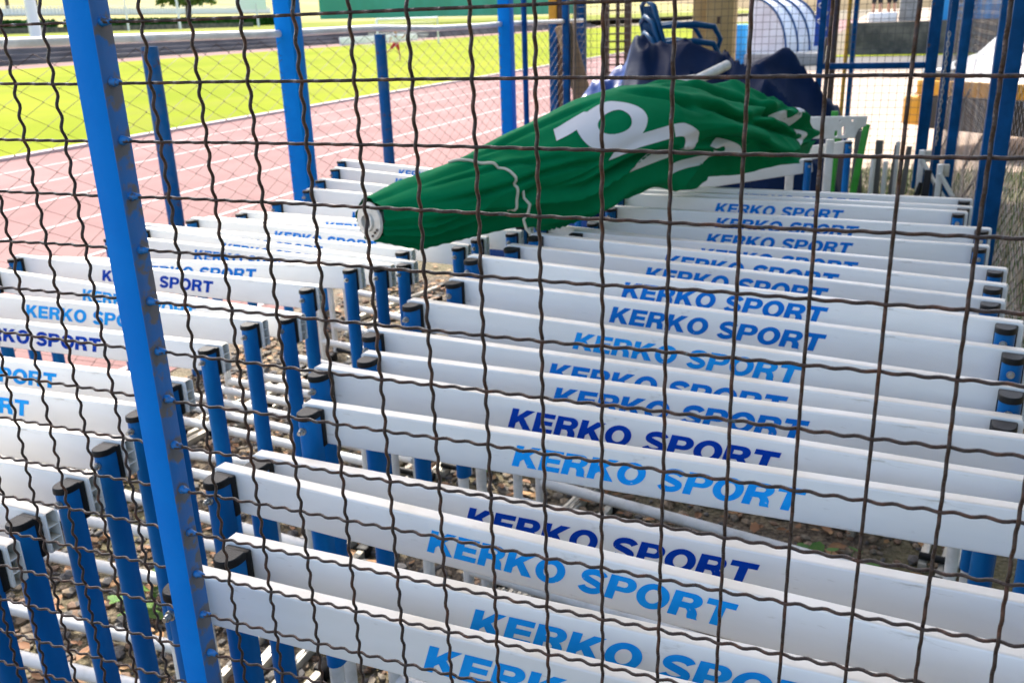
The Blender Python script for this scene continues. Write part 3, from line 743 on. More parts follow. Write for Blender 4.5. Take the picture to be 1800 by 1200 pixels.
b.tube([q + Vector((0.0, 0, 0.03)), q + Vector((0.004, -0.004, 0.005)), q + Vector((0.022, -0.006, -0.012)), q + Vector((0.018, -0.01, -0.035)), q + Vector((0.004, -0.012, -0.055)), q + Vector((0.012, -0.014, -0.08)), q + Vector((0.028, -0.012, -0.10)), q + Vector((0.022, -0.008, -0.125))], 0.0042, 7)
b.build('tie_cord', M['cord'], par)
pp = thing('plastic_pipe', 'cream white plastic pipe with a thick joint lying behind the green parasol', 'pipe', (-0.2, 3.65, 1.17))
b = MB(); b.tube([(-0.02, -0.05, 0.0), (0.0, 0.0, 0.012), (0.14, 0.30, 0.085)], 0.023, 16); b.build('tube', M['pvc'], pp)
b = MB(); b.tube([(-0.10, -0.02, -0.02), (-0.05, -0.01, 0.0), (-0.005, 0.0, 0.012), (0.03, 0.07, 0.028)], [0.03, 0.038, 0.038, 0.031], 16); b.build('joint', M['pvc'], pp)

# ------------------------------------------------------------------ tarpaulin covered pile
rx = [(-1.80, 0.10), (-1.72, 0.55), (-1.50, 0.86), (-1.28, 1.00), (-1.05, 1.12), (-0.97, 1.31), (-0.68, 1.345), (-0.40, 1.265), (-0.33, 1.20), (-0.10, 1.235), (0.06, 1.20), (0.24, 1.03), (0.40, 0.80), (0.52, 0.05)]
def ridge(x):
    for i in range(len(rx) - 1):
        if x <= rx[i + 1][0]:
            f = (x - rx[i][0]) / (rx[i + 1][0] - rx[i][0]); return rx[i][1] + (rx[i + 1][1] - rx[i][1]) * f
    return rx[-1][1]
def tarp(x, v):
    H = ridge(x)
    yy = 4.75 + 2.15 * v
    if v < 0.5:
        f = v / 0.5; z = H * (0.30 + 0.70 * f ** 0.75)
    else:
        f = (1 - v) / 0.5; z = H * (0.2 + 0.8 * f ** 0.5)
    nn = noise.noise(Vector((x * 2.3, yy * 2.0, 0))); n2 = abs(noise.noise(Vector((x * 5.1 + yy, yy * 2.2 - x * 2, 4))))
    r2 = 1 - abs(noise.noise(Vector((x * 3.0 + yy * 1.5, yy * 1.4 - x, 8)))) * 2.2
    z += (0.05 * nn - 0.07 * n2 + 0.10 * max(0, r2) ** 4 - 0.02) * min(1, H)
    if v in (0.0, 1.0): z = 0.01
    return (x + 0.02 * n2, yy, max(0.01, z))
b = MB(); b.grid(lambda u, v: tarp(-1.80 + 2.32 * u, v), 150, 80)
for i, f in enumerate(b.f):
    if sum(b.v[k][0] for k in f) / 4 < -1.0: b.mi[i] = 1
tag(b.build('tarpaulin_cover', [M['navy'], M['tarp_blue']], angle=80), 'navy blue tarpaulin draped over a pile behind the green parasol', 'tarpaulin')

# stack of blue plastic chairs
def chair_mesh():
    parts = []
    b = MB()
    b.grid(lambda u, v: (-0.22 + 0.44 * u, -0.21 + 0.42 * v, 0.44 + 0.02 * math.cos(v * 3) - 0.015 * math.sin(PI * u)), 8, 8)
    b.grid(lambda u, v: (-0.22 + 0.44 * u, -0.21 + 0.42 * v, 0.425 + 0.02 * math.cos(v * 3) - 0.015 * math.sin(PI * u)), 8, 8, flip=True)
    b.tube([(-0.22, -0.21, 0.445), (0.22, -0.21, 0.445)], 0.014, 8); parts.append(('seat', b.mesh('seat', M['chair'])))
    b = MB()
    for k in range(6):
        x = -0.19 + 0.076 * k
        b.tube([(x, 0.20, 0.43), (x * 1.02, 0.25, 0.6), (x, 0.31, 0.82)], 0.016, 7)
    b.tube([(-0.21, 0.20, 0.43), (-0.215, 0.27, 0.65), (-0.19, 0.32, 0.82), (0, 0.335, 0.87), (0.19, 0.32, 0.82), (0.215, 0.27, 0.65), (0.21, 0.20, 0.43)], 0.02, 8)
    parts.append(('backrest', b.mesh('backrest', M['chair'])))
    for s_ in (-1, 1):
        b = MB(); b.tube([(s_ * 0.23, -0.19, 0.43), (s_ * 0.255, -0.22, 0.55), (s_ * 0.26, -0.16, 0.645), (s_ * 0.26, 0.0, 0.67), (s_ * 0.25, 0.15, 0.665), (s_ * 0.225, 0.26, 0.66)], [0.02, 0.02, 0.024, 0.026, 0.024, 0.018], 8)
        parts.append(('armrest', b.mesh('armrest', M['chair'])))
        for yy in (-0.2, 0.22):
            b = MB(); b.tube([(s_ * 0.215, yy, 0.44), (s_ * 0.25, yy * 1.18, 0.0)], [0.022, 0.016], 8); parts.append(('leg', b.mesh('leg', M['chair'])))
    return parts
CH = chair_mesh()
names = ['lowest', 'second lowest', 'third lowest', 'third highest', 'second highest', 'topmost']
for k in range(6):
    t = thing('stacked_chair', 'blue plastic chair, %s in the stack behind the tarpaulin' % names[k], 'chair', (-0.92, 7.25 + 0.008 * k, 0.0 + 0.128 * k + 0.10), math.radians(118), 'stacked blue chairs')
    for nm, me in CH: put(me, nm, t)

# ------------------------------------------------------------------ bits stored at the back of the cage
t = thing('perforated_board', 'white plank with round holes and slots lying behind the parasol end', 'board', (0.38, 4.35, 0.86), math.radians(12))
def plank_with_holes():
    cu = bpy.data.curves.new('pl', 'CURVE'); cu.dimensions = '2D'; cu.fill_mode = 'BOTH'; cu.extrude = 0.009; cu.bevel_depth = 0.002
    loops = [[(-0.20, -0.05), (0.15, -0.05), (0.165, -0.005), (0.20, 0.012), (0.205, 0.055), (-0.20, 0.055)], arc(0.075, 0.035, .007, .007, 0, 360, 14)[:-1], arc(0.135, 0.035, .007, .007, 0, 360, 14)[:-1],
             arc(0.095, 0.0, .010, .010, 0, 180, 8) + arc(0.095, -0.03, .010, .010, 180, 360, 8), arc(0.06, -0.02, .010, .010, 0, 180, 8) + arc(0.06, -0.035, .010, .010, 180, 360, 8)]
    for lp in loops:
        s_ = cu.splines.new('POLY'); s_.points.add(len(lp) - 1); s_.use_cyclic_u = True
        for i, p in enumerate(lp): s_.points[i].co = (p[0], p[1], 0, 1)
    ob = bpy.data.objects.new('tmp', cu); COL.objects.link(ob)
    me = bpy.data.meshes.new_from_object(ob.evaluated_get(bpy.context.evaluated_depsgraph_get())); bpy.data.objects.remove(ob)
    for v in me.vertices: v.co = Vector((v.co.x, v.co.z, v.co.y))
    me.materials.clear(); me.materials.append(M['bar_old']); return me
o = put(plank_with_holes(), 'plank', t, (0, 0, 0.06)); o.scale = (1.0, 1, 1.0)
b = MB(); b.box(-0.17, 0.012, -0.50, -0.13, 0.04, 0.08, bev=0.003); b.build('upright', M['bar_old'], t)
b = MB(); b.box(0.02, 0.012, -0.86, 0.06, 0.04, -0.0, bev=0.003); b.build('upright', M['bar_old'], t)
for i, (x, y, hz, ln) in enumerate(((0.405, 4.75, 0.86, 2), (0.445, 4.72, 0.97, -2), (0.485, 4.78, 0.90, 6))):
    b = MB(); b.box(-0.018, -0.008, 0, 0.018, 0.008, hz, bev=0.004)
    o = b.build('green_stake', M['lime'], loc=(x, y, 0)); o.rotation_euler = (0, math.radians(ln), 0)
    tag(o, ['short bright green plastic stake, leftmost of three', 'tallest bright green plastic stake, middle of three', 'bright green plastic stake leaning outward, rightmost of three'][i], 'stake', 'bright green stakes')
desc = ['grey weathered stake next to the green stakes', 'thin dark grey stake leaning left of the others', 'broad grey weathered stake in the middle of the bundle', 'dark narrow stake behind the white stub', 'short grey stake near the netting', 'dark stake with a black strap hanging from it',
        'stubby dark stake under the white angle frame', 'low grey stake by the right blue post']
for i, (x, y, hz, w, m, ln) in enumerate(((0.535, 5.3, 0.80, 0.022, 'greywood', 0), (0.60, 5.4, 0.84, 0.016, 'greywood', -5), (0.655, 5.5, 0.72, 0.022, 'greywood', 0), (0.735, 5.6, 0.68, 0.014, 'greywood', 2),
        (0.80, 5.7, 0.66, 0.016, 'greywood', 3), (0.925, 5.4, 0.56, 0.020, 'blackcloth', 2), (1.00, 5.3, 0.50, 0.024, 'greywood', 0), (1.045, 5.1, 0.46, 0.020, 'greywood', 4))):
    b = MB(); b.box(-w, -w * 0.6, 0, w, w * 0.6, hz, bev=0.003)
    o = b.build('stake', M[m], loc=(x, y, 0)); o.rotation_euler = (0, math.radians(ln), 0)
    tag(o, desc[i], 'stake', 'weathered stakes stored at the back')
for i, (x, y, hz) in enumerate(((0.63, 5.2, 0.67), (0.70, 5.3, 0.62), (0.765, 5.6, 0.70))):
    b = MB(); b.tube([(0, 0, 0), (0, 0, hz)], 0.014, 12)
    tag(b.build('white_stub', M['bar_old'], loc=(x, y, 0)), ['white tube end standing left among the grey stakes', 'sunlit white tube standing between the grey stakes', 'tallest white tube among the grey stakes'][i], 'tube', 'white tubes among the stakes')
for i, (x, y, z) in enumerate(((0.90, 5.45, 0.0), (1.0, 5.3, -0.06))):
    t = thing('angle_frame', ['white angled tube frame beside the black strap', 'white angled tube frame nearest the right side fence'][i], 'frame', (x, y, z), 0, 'white angled frames by the side fence')
    b = MB(); b.box(-0.016, -0.02, 0, 0.016, 0.02, 0.67, bev=0.004); b.build('upright', M['bar_old'], t)
    b = MB(); b.box(0.018, -0.012, 0.60, 0.05, 0.012, 0.67, bev=0.003); b.build('bracket', M['foot'], t)
    b = MB(); b.tube([(0.0, -0.03, 0.62), (0.10, -0.04, 0.46), (0.17, -0.045, 0.36), (0.172, -0.045, 0.28)], 0.013, 10); b.build('brace', M['bar_old'], t)
b = MB(); b.tube([(0.905, 5.30, 0.50), (0.895, 5.29, 0.44), (0.875, 5.28, 0.40), (0.862, 5.27, 0.36)], [0.012, 0.018, 0.012, 0.005], 8)
tag(b.build('strap', M['black']), 'black strap hanging from a dark stake at the back', 'strap')

# ------------------------------------------------------------------ things beyond the cage
b = MB(); b.tube([(0, 0, 0), (0.13, -0.3, 1.2), (0.15, -0.3, 2.4)], 0.014, 8)
tag(b.build('bamboo_cane', M['wood'], loc=(-2.1, 7.9, 0)), 'thin brown cane standing upright left of the yellow and navy pole', 'cane')
t = thing('striped_pole', 'square pole painted yellow above and navy below, beside the track', 'pole', (-2.64, 9.0, 0))
b = MB(); b.box(-0.045, -0.045, 0, 0.045, 0.045, 1.47, bev=0.006); b.build('lower_section', M['dark_blue'], t)
b = MB(); b.box(-0.044, -0.044, 1.47, 0.044, 0.044, 2.6, bev=0.006); b.build('upper_section', M['yellow'], t)
b = MB(); b.box(0.047, -0.03, 0, 0.09, 0.03, 2.6, bev=0.004); b.build('steel_strip', M['brownsteel'], t)
b = MB(); b.box(-0.06, -0.05, 0, 0.06, 0.05, 2.7, bev=0.008)
tag(b.build('steel_column', M['dark_blue'], loc=(-2.40, 9.15, 0)), 'dark steel column behind the leaning timber plank', 'column')
b = MB(); R_ = Matrix.Rotation(math.radians(14), 3, 'Y').inverted() @ Matrix.Rotation(math.radians(6), 3, 'X')
b.box(-0.085, -0.02, 0, 0.085, 0.02, 1.50, rot=R_, bev=0.004)
tag(b.build('timber_plank', M['plank'], loc=(-1.86, 8.2, -0.02)), 'brown timber plank leaning against the dark steel column', 'plank')
t = thing('lattice_tower', 'rusty brown lattice frame with cross rungs beyond the cage', 'frame', (-2.1, 9.5, 0))
for x in (-0.12, 0.02, 0.13):
    b = MB(); w = 0.035 if x != 0.02 else 0.014
    b.box(x - w, -0.03, 0, x + w, 0.03, 2.8, bev=0.004); b.build('column', M['brownsteel'], t)
for k in range(34):
    z = 0.1 + 0.08 * k
    b = MB(); b.box(-0.085, 0.0, z, 0.095, 0.02, z + 0.018); b.build('rung', M['brownsteel'], t)
# cream pillar, with an unseen roof added to shade the hurdles
rt = thing('pillar_shade_roof', 'cream rendered pillar with an unseen roof added to shade the storage cage', 'building', (-0.9, 9.2, 0))
b = MB(); b.box(-0.16, -0.14, 0, 0.11, 0.14, 4.0, bev=0.012); b.build('pillar', M['cream'], rt)
b = MB(); b.box(-0.33, 0.05, 0, -0.162, 0.4, 4.0, bev=0.01); b.build('wall', M['cream'], rt)
for z, w in ((1.42, 0.016), (1.24, 0.010)):
    b = MB(); b.box(-0.035 - w, -0.146, z - w * 2, -0.035 + w, -0.1405, z + w * 2); b.build('socket', M['brownsteel'], rt)
b = MB(); b.box(-1.30, -10.4, 4.02, 1.15, 0.8, 4.22); b.build('roof', M['concrete'], rt)  # slab out of view, its extent set by the shade it casts
# poles by the road
for x, m, w, lab in ((0.17, 'galv', 0.03, 'grey steel pole left of the thin yellow pole beyond the cage'), (0.285, 'yellow', 0.018, 'thin yellow pole between a grey and a navy pole'), (0.345, 'dark_blue', 0.022, 'navy pole just right of the thin yellow pole')):
    b = MB(); b.tube([(0, 0, 0), (0, 0, 3.0)], w, 12); tag(b.build('marker_pole', M[m], loc=(x, 9.1, 0)), lab, 'pole', 'poles beyond the back fence')
b = MB(); b.tube([(0, 0, 0), (0.12, -0.2, 1.25)], 0.012, 8); tag(b.build('leaning_stick', M['wood'], loc=(0.02, 8.6, 0)), 'brown stick leaning near the blue banner', 'stick')
t = thing('hanging_banner', 'blue banner with white scribbled lettering hanging on a pole', 'banner', (0.055, 9.0, 1.16))
b = MB(); b.grid(lambda u, v: (-0.065 + 0.14 * u, 0.015 * math.sin(6 * v), 0.95 * v), 6, 18); b.build('cloth', M['sign_blue'], t)
b = MB(); pts = [(0.0 + 0.045 * math.sin(k * 0.9), -0.022 + 0.0 * k, 0.12 + 0.02 * k) for k in range(34)]
b.tube(pts, 0.006, 5); b.build('lettering', M['whitepaint'], t)

# amber topped traffic box and car
car = thing('parked_car', 'white car with a yellow band across its front parked beyond the netting on the right', 'car', (2.20, 9.35, 0), math.radians(50))
prof = [(0.06, 0.28), (0.0, 0.45), (0.02, 0.62), (0.12, 0.74), (0.55, 0.90), (1.02, 0.98), (1.72, 1.42), (2.1, 1.50), (3.1, 1.48), (3.75, 1.02), (4.2, 0.95), (4.28, 0.6), (4.22, 0.28)]
b = MB(); n = len(prof); v = []
for yy, k in ((0, 0.96), (0.06, 1.0), (1.62, 1.0), (1.68, 0.96)):
    for x, z in prof: v.append((2.1 + (x - 2.1) * k, yy + (0.16 * max(0, z - 0.95) if yy < 0.8 else -0.16 * max(0, z - 0.95)), 0.28 + (z - 0.28) * (k if k == 1 else 0.985)))
f = []
for j in range(3):
    for k in range(n): f.append((j * n + k, (j + 1) * n + k, (j + 1) * n + (k + 1) % n, j * n + (k + 1) % n))
f.append(tuple(range(n))); f.append(tuple(3 * n + k for k in range(n - 1, -1, -1)))
b.add(v, f); b.build('body', M['carwhite'], car, angle=30)
b = MB(); b.add([(1.17, 0.11, 1.04), (1.80, 0.09 + 0.05, 1.38), (2.35, 0.14, 1.42), (2.35, 0.10, 1.02)], [(0, 3, 2, 1)])
b.add([(2.42, 0.10, 1.02), (2.42, 0.14, 1.42), (3.05, 0.14, 1.40), (3.5, 0.10, 1.03)], [(0, 3, 2, 1)])
for k in range(len(b.v)): b.v[k] = (b.v[k][0], b.v[k][1] - 0.075 + 0.02, b.v[k][2])
b.build('side_window', M['glass'], car, smooth=False)
b = MB(); b.add([(1.06, 0.2, 1.015), (1.06, 1.48, 1.015), (1.70, 1.42, 1.42), (1.70, 0.26, 1.42)], [(0, 3, 2, 1)]); b.v = [(x - 0.012, y, z + 0.012) for x, y, z in b.v]; b.build('windscreen', M['glass'], car, smooth=False)
b = MB(); b.box(0.42, -0.012, 0.74, 4.15, -0.004, 0.90); b.build('side_stripe', M['amber'], car)
b = MB(); b.box(-0.035, 0.12, 0.60, 0.03, 1.56, 0.75, bev=0.012); b.build('front_band', M['amber'], car)
b = MB(); b.box(-0.05, 1.40, 0.28, 0.10, 1.70, 0.585, bev=0.03); b.build('bumper_corner', M['amber'], car)
b = MB(); b.box(-0.045, 0.10, 0.26, 0.05, 1.395, 0.585, bev=0.02); b.build('bumper', M['tyre'], car)
for yy in (0.10, 1.28):
    b = MB(); b.box(0.03, yy, 0.755, 0.22, yy + 0.30, 0.86, bev=0.03); b.build('headlight', M['chrome'], car)
for x in (0.85, 3.4):
    b = MB(); pts = [(x + 0.24 * math.cos(a), 0.085, 0.31 + 0.24 * math.sin(a)) for a in [2 * PI * k / 24 for k in range(24)]]
    b.tube(pts, 0.085, 8, closed=True); wo = b.build('wheel', M['tyre'], car)
    b = MB(); b.tube([(x, -0.005, 0.31), (x, 0.12, 0.31)], 0.17, 20); b.build('rim', M['foot'], wo)
    b = MB(); pts = [(x + 0.36 * math.cos(a), -0.006, 0.31 + 0.36 * math.sin(a)) for a in [PI * k / 16 for k in range(17)]]
    v = pts + [(x, -0.006, 0.29)]; b.add(v, [(len(v) - 1, k + 1, k) for k in range(16)]); b.build('wheel_arch', M['tyre'], car, smooth=False)

# dugout shelter, stone wall, kiosk
dg_ = thing('dugout_shelter', 'white arched team shelter with blue hoops beyond the cage', 'shelter', (-2.15, 27.5, 0))
def arch(u, w=1.05, hgt=1.50): a = PI / 2 * (1 - u); return (w * math.cos(a), 0.34 + hgt * math.sin(a))
def vault(b, dx0, dy0, dx1, dy1, k=1.0):
    b.grid(lambda u, v: (-0.9 + dx0 + (dx1 - dx0) * v + arch(u)[0] * k, dy0 + (dy1 - dy0) * v, arch(u)[1] * k), 18, 8)
b = MB(); vault(b, 0.0, 0.0, 0.85, 1.6); b.build('roof', M['polycarb'], dg_)
b = MB(); b.grid(lambda u, v: (-0.9 + arch(u)[0], 0.01, 0.34 + (arch(u)[1] - 0.34) * v), 18, 4); b.build('end_wall', M['polycarb'], dg_)
for k in range(4):
    f = k / 3; b = MB(); b.tube([(-0.9 + 0.85 * f + arch(q / 18)[0] * 1.01, 1.6 * f - 0.01, arch(q / 18)[1] + 0.02) for q in range(19)], 0.028, 8); b.build('hoop', M['dark_blue'], dg_)
b = MB(); b.box(-0.95, -0.1, 0.0, 1.1, 1.8, 0.335, bev=0.02); b.build('base', M['concrete'], dg_)
b = MB(); b.box(-1.55, 0.3, 0.3, -1.0, 0.8, 1.15, bev=0.05); b.box(-1.5, 0.35, 0.0, -1.05, 0.75, 0.296); b.build('bench', M['bright_blue'], dg_)
b = MB()
b.box(-0.55, 33.6, 0, 40, 34.1, 1.02)
tag(b.build('stone_wall', M['stonewall'], smooth=False), 'low dark stone retaining wall across the road beyond the cage', 'wall')
sheet('verge', -0.9, 32.4, 40, 33.55, 0.012, M['grass'])
b = MB(); b.grid(lambda u, v: (-0.55 + 100 * u, 34.1 + 60 * v, 1.0 + 0.3 * v), 4, 4); struct(b.build('upper_ground', M['paving']))
b = MB(); b.box(0.0, 34.4, 1.02, 0.92, 34.9, 1.32, bev=0.03); tag(b.build('white_plinth', M['whitepaint']), 'low white plinth on top of the stone wall', 'plinth')
b = MB(); b.box(0.96, 34.3, 1.02, 1.62, 34.9, 2.6, bev=0.04); tag(b.build('utility_box', M['concrete']), 'grey concrete box standing on the stone wall', 'box')
t = thing('kiosk', 'bright blue kiosk with a white corner beyond the road', 'kiosk', (1.95, 34.6, 1.0))
b = MB(); b.box(0.15, 0, 0.02, 5.0, 2.2, 2.6, bev=0.02); b.build('wall', M['bright_blue'], t)
b = MB(); b.box(0.0, -0.02, 0.02, 0.148, 0.3, 2.6, bev=0.01); b.build('corner_post', M['whitepaint'], t)
b = MB(); b.box(-0.1, -0.15, 2.61, 5.1, 2.3, 2.72, bev=0.02); b.build('roof', M['whitepaint'], t)
for k in range(4):
    b = MB(); b.box(0.8 + k * 1.1, -0.03, 0.4, 1.5 + k * 1.1, -0.002, 2.2); b.build('panel', M['bright_blue'], t)

# people
def person(loc, rz, joints, scale, shirt, shorts, label):
    t = thing('person', label, 'person', loc, rz)
    def sk(name, chain, mat_, sub=2):
        verts = []; edges = []; rad = []; idx = {}
        for nm, parent_, co, r in chain:
            idx[nm] = len(verts); verts.append(Vector(co) * scale); rad.append(r * scale)
            if parent_: edges.append((idx[parent_], idx[nm]))
        me = bpy.data.meshes.new(name); me.from_pydata(verts, edges, [])
        o = put(me, name, t); me.materials.append(mat_)
        m = o.modifiers.new('skin', 'SKIN'); m.use_smooth_shade = True
        for i, sv in enumerate(me.skin_vertices[0].data): sv.radius = (rad[i], rad[i]); sv.use_root = (i == 0)
        s2 = o.modifiers.new('sub', 'SUBSURF'); s2.levels = sub; s2.render_levels = sub
        dg = bpy.context.evaluated_depsgraph_get(); me2 = bpy.data.meshes.new_from_object(o.evaluated_get(dg))
        o.modifiers.clear(); o.data = me2
        if not me2.materials: me2.materials.append(mat_)
        return o
    J = joints
    body = [('pel', None, J['pel'], .11), ('ch', 'pel', J['ch'], .125), ('nk', 'ch', J['nk'], .05), ('hd', 'nk', J['hd'], .095), ('top', 'hd', J['top'], .075)]
    for s_ in 'lr':
        body += [('hip' + s_, 'pel', J['hip' + s_], .085), ('kn' + s_, 'hip' + s_, J['kn' + s_], .055), ('an' + s_, 'kn' + s_, J['an' + s_], .038), ('to' + s_, 'an' + s_, J['to' + s_], .032),
                 ('sh' + s_, 'ch', J['sh' + s_], .055), ('el' + s_, 'sh' + s_, J['el' + s_], .04), ('wr' + s_, 'el' + s_, J['wr' + s_], .028), ('ha' + s_, 'wr' + s_, J['ha' + s_], .026)]
    sk('body', body, M['skin'])
    sh = [('pel', None, J['pel'], .128), ('ch', 'pel', J['ch'], .142), ('nk0', 'ch', tuple(Vector(J['ch']).lerp(Vector(J['nk']), 0.6)), .07)]
    for s_ in 'lr': sh += [('sh' + s_, 'ch', J['sh' + s_], .072), ('el' + s_, 'sh' + s_, tuple(Vector(J['sh' + s_]).lerp(Vector(J['el' + s_]), 0.7)), .062)]
    sk('shirt', sh, shirt)
    tr = [('pel', None, J['pel'], .136)]
    for s_ in 'lr': tr += [('hip' + s_, 'pel', J['hip' + s_], .105), ('kn' + s_, 'hip' + s_, tuple(Vector(J['hip' + s_]).lerp(Vector(J['kn' + s_]), 0.8)), .085)]
    sk('shorts', tr, shorts)
    hd = Vector(J['hd']); tp = Vector(J['top'])
    sk('hair', [('a', None, tuple(hd.lerp(tp, 0.5) + Vector((0, 0.03, 0.01))), .088), ('b', 'a', tuple(tp + Vector((0, 0.01, 0.0))), .085)], M['hair'])
    return t
kick = dict(pel=(0, 0, .95), ch=(.06, .0, 1.32), nk=(.05, -.01, 1.50), hd=(.03, -.03, 1.60), top=(.02, -.03, 1.70), hipl=(-.09, 0, .90), hipr=(.09, 0, .90),
            knl=(-.36, -.02, .62), anl=(-.70, .0, .36), tol=(-.82, 0, .40), knr=(.16, 0, .48), anr=(.20, .04, .08), tor=(.12, -.10, .03),
            shl=(-.12, 0, 1.40), shr=(.24, 0, 1.40), ell=(-.28, -.05, 1.20), elr=(.42, .05, 1.22), wrl=(-.34, -.1, 0.98), wrr=(.55, .05, 1.38), hal=(-.34, -.12, .90), har=(.60, .05, 1.45))
person((-18.4, 34.9, 0.004), math.radians(20), kick, 0.74, M['shirt_w'], M['shorts_r'], 'person in white shirt and red shorts kicking out on the grass')
stand = dict(pel=(0, 0, .95), ch=(0, .0, 1.32), nk=(0, -.01, 1.50), hd=(0, -.02, 1.60), top=(0, -.02, 1.70), hipl=(-.10, 0, .90), hipr=(.10, 0, .90),
             knl=(-.11, -.02, .50), anl=(-.12, .03, .08), tol=(-.13, -.12, .03), knr=(.12, -.03, .50), anr=(.13, .03, .08), tor=(.15, -.12, .03),
             shl=(-.18, 0, 1.40), shr=(.18, 0, 1.40), ell=(-.24, .03, 1.14), elr=(.24, .03, 1.14), wrl=(-.22, -.06, .90), wrr=(.22, -.06, .90), hal=(-.21, -.08, .80), har=(.21, -.08, .80))
person((0.22, 36.2, 1.01), 0.3, stand, 1.0, M['lilac'], M['blackcloth'], 'person in pale lilac shirt standing beyond the stone wall')
person((0.72, 36.4, 1.01), -0.5, stand, 1.0, M['blackcloth'], M['blackcloth'], 'person in black clothes standing beyond the stone wall')

# far side of the field: goal, boards, fences, masts, hedge, trees
g = thing('football_goal', 'white football goal at the far side of the playing field', 'goal', (-30, 58, 0), 0)
b = MB(); b.tube([(0, -3.8, 0), (0, -3.8, 1.77), (0, 5.2, 1.80), (0, 5.2, 0)], 0.07, 8); b.build('goal_frame', M['whitepaint'], g)
b = MB()
for k in range(30): y = -3.8 + 9.0 * k / 29; b.tube([(-0.05, y, 1.75), (-1.3, y, 0.03)], 0.012, 3, caps=False)
for k in range(8): f = k / 8; b.tube([(-0.05 - 1.25 * f, -3.8, 1.75 - 1.72 * f), (-0.05 - 1.25 * f, 5.2, 1.75 - 1.72 * f)], 0.012, 3, caps=False)
b.build('goal_net', M['net'], g)
b = MB(); b.box(-38.3, 63, 0.05, -38.2, 76, 0.62, bev=0.02); tag(b.build('advert_board', M['whitepaint']), 'pale low board along the far edge of the grass', 'board')
b = MB(); b.box(-58.2, 92, 2.2, -58.0, 190, 8.5); tag(b.build('windscreen_fence', M['windscreen'], smooth=False), 'tall green windscreen fence on the far bank', 'fence')
b = MB(); b.box(-67.6, -40, 1.5, -67.2, 92, 2.15); tag(b.build('low_wall', M['stonewall'], smooth=False), 'low dark wall in front of the clipped hedge', 'wall')
def leaves(b, c, rad, n, size, squash=1.0, seed=0, hollow=0.35):
    rnd = random.Random(seed)
    for _ in range(n):
        while True:
            p = Vector((rnd.uniform(-1, 1), rnd.uniform(-1, 1), rnd.uniform(-1, 1)))
            if hollow < p.length < 1 + 0.35 * noise.noise(p * 2.2 + Vector((seed, 0, 0))): break
        p = Vector((p.x * rad[0], p.y * rad[1], p.z * rad[2])) + Vector(c)
        a = Vector((rnd.gauss(0, 1), rnd.gauss(0, 1), rnd.gauss(0, 1))).normalized(); d = a.orthogonal().normalized(); e_ = a.cross(d); s_ = size * rnd.uniform(0.6, 1.4)
        b.add([p - d * s_, p + e_ * s_ * 0.5, p + d * s_, p - e_ * s_ * 0.5], [(0, 1, 2, 3)])
def hedge(x0, x1, y0, y1, z0, z1, n, size, label, seed):
    b = MB(); b.box(x0 + .15, y0, z0, x1 - .15, y1, z1 - .15); rnd = random.Random(seed)
    for _ in range(n):
        side = rnd.random()
        p = Vector((x1 - rnd.random() ** 2 * 0.4 if side < .6 else rnd.uniform(x0, x1), rnd.uniform(y0, y1), rnd.uniform(z0, z1) if side < .6 else z1 - rnd.random() * .2))
        a = Vector((rnd.gauss(0, 1), rnd.gauss(0, 1), rnd.gauss(0, 1))).normalized(); d = a.orthogonal().normalized(); e_ = a.cross(d); s_ = size * rnd.uniform(.6, 1.4)
        b.add([p - d * s_, p + e_ * s_ * .6, p + d * s_, p - e_ * s_ * .6], [(0, 1, 2, 3)])
    tag(b.build('hedge', M['hedge'], smooth=False), label, 'hedge')
hedge(-71.5, -69.8, 48, 66.5, 1.7, 2.75, 2500, 0.22, 'clipped dark green hedge left of the blue fence post', 3)
hedge(-71.5, -69.8, 68.5, 100, 1.75, 2.75, 4500, 0.22, 'long clipped dark green hedge right of the blue fence post', 4)
b = MB()
y = 20
while y < 135:
    b.box(-95.04, y, 3.6, -94.96, y + 0.06, 4.9); y += 0.55
for z in (3.9, 4.75): b.box(-94.96, 20, z, -94.9, 135, z + 0.09)
b.box(-95.12, 20, 3.75, -95.05, 135, 4.6)
tag(b.build('white_fence', M['whitepaint']), 'white picket fence on the pale bank behind the hedge', 'fence')
def mast(x, y, z0, z1, r, label, m='whitepaint', group='white masts along the far bank'):
    b = MB(); b.tube([(x, y, z0), (x, y, z1)], [r, r * 0.7], 10); tag(b.build('mast', M[m]), label, 'mast', group)
mast(-47.5, 43.4, 1.0, 9, 0.36, 'thick white mast at the far left of the bank')
mast(-66.5, 71.6, 1.5, 6.5, 0.10, 'short thin white mast before the hedge, leftmost of the thin ones')
mast(-66.5, 78.8, 1.5, 11, 0.13, 'tall thin white mast before the round bush')
mast(-66.5, 92.0, 1.5, 4.2, 0.13, 'thin white mast carrying a small pale board')
b = MB(); b.box(-66.7, 88.5, 3.5, -66.55, 94.0, 5.4); tag(b.build('notice_board', M['whitepaint']), 'pale notice board on a mast before the hedge', 'board')
def tree(x, y, z, h, r, label, seed, n=2200, size=0.35):
    t = thing('tree', label, 'tree', (x, y, z), 0, 'trees on the far bank')
    b = MB(); b.tube([(0, 0, -0.3), (0.1, 0, h * 0.35), (0.05, 0.1, h * 0.7)], [r * 0.10, r * 0.07, r * 0.03], 8)
    for k in range(4):
        a = k * 1.7 + seed; b.tube([(0.1, 0, h * 0.35), (r * .5 * math.cos(a), r * .5 * math.sin(a), h * 0.62)], [r * 0.05, r * 0.02], 6)
    b.build('trunk', M['bark'], t)
    b = MB(); leaves(b, (0, 0, h * 0.68), (r, r, h * 0.36), n, size, seed=seed); b.build('crown', M['leaf'], t, smooth=False)
tree(-82, 99, 2.8, 5.0, 4.2, 'round green bush-like tree behind the hedge', 1)
tree(-100, 88, 4.2, 9.0, 2.6, 'slender tree on the pale bank left of the round bush', 2, n=900)
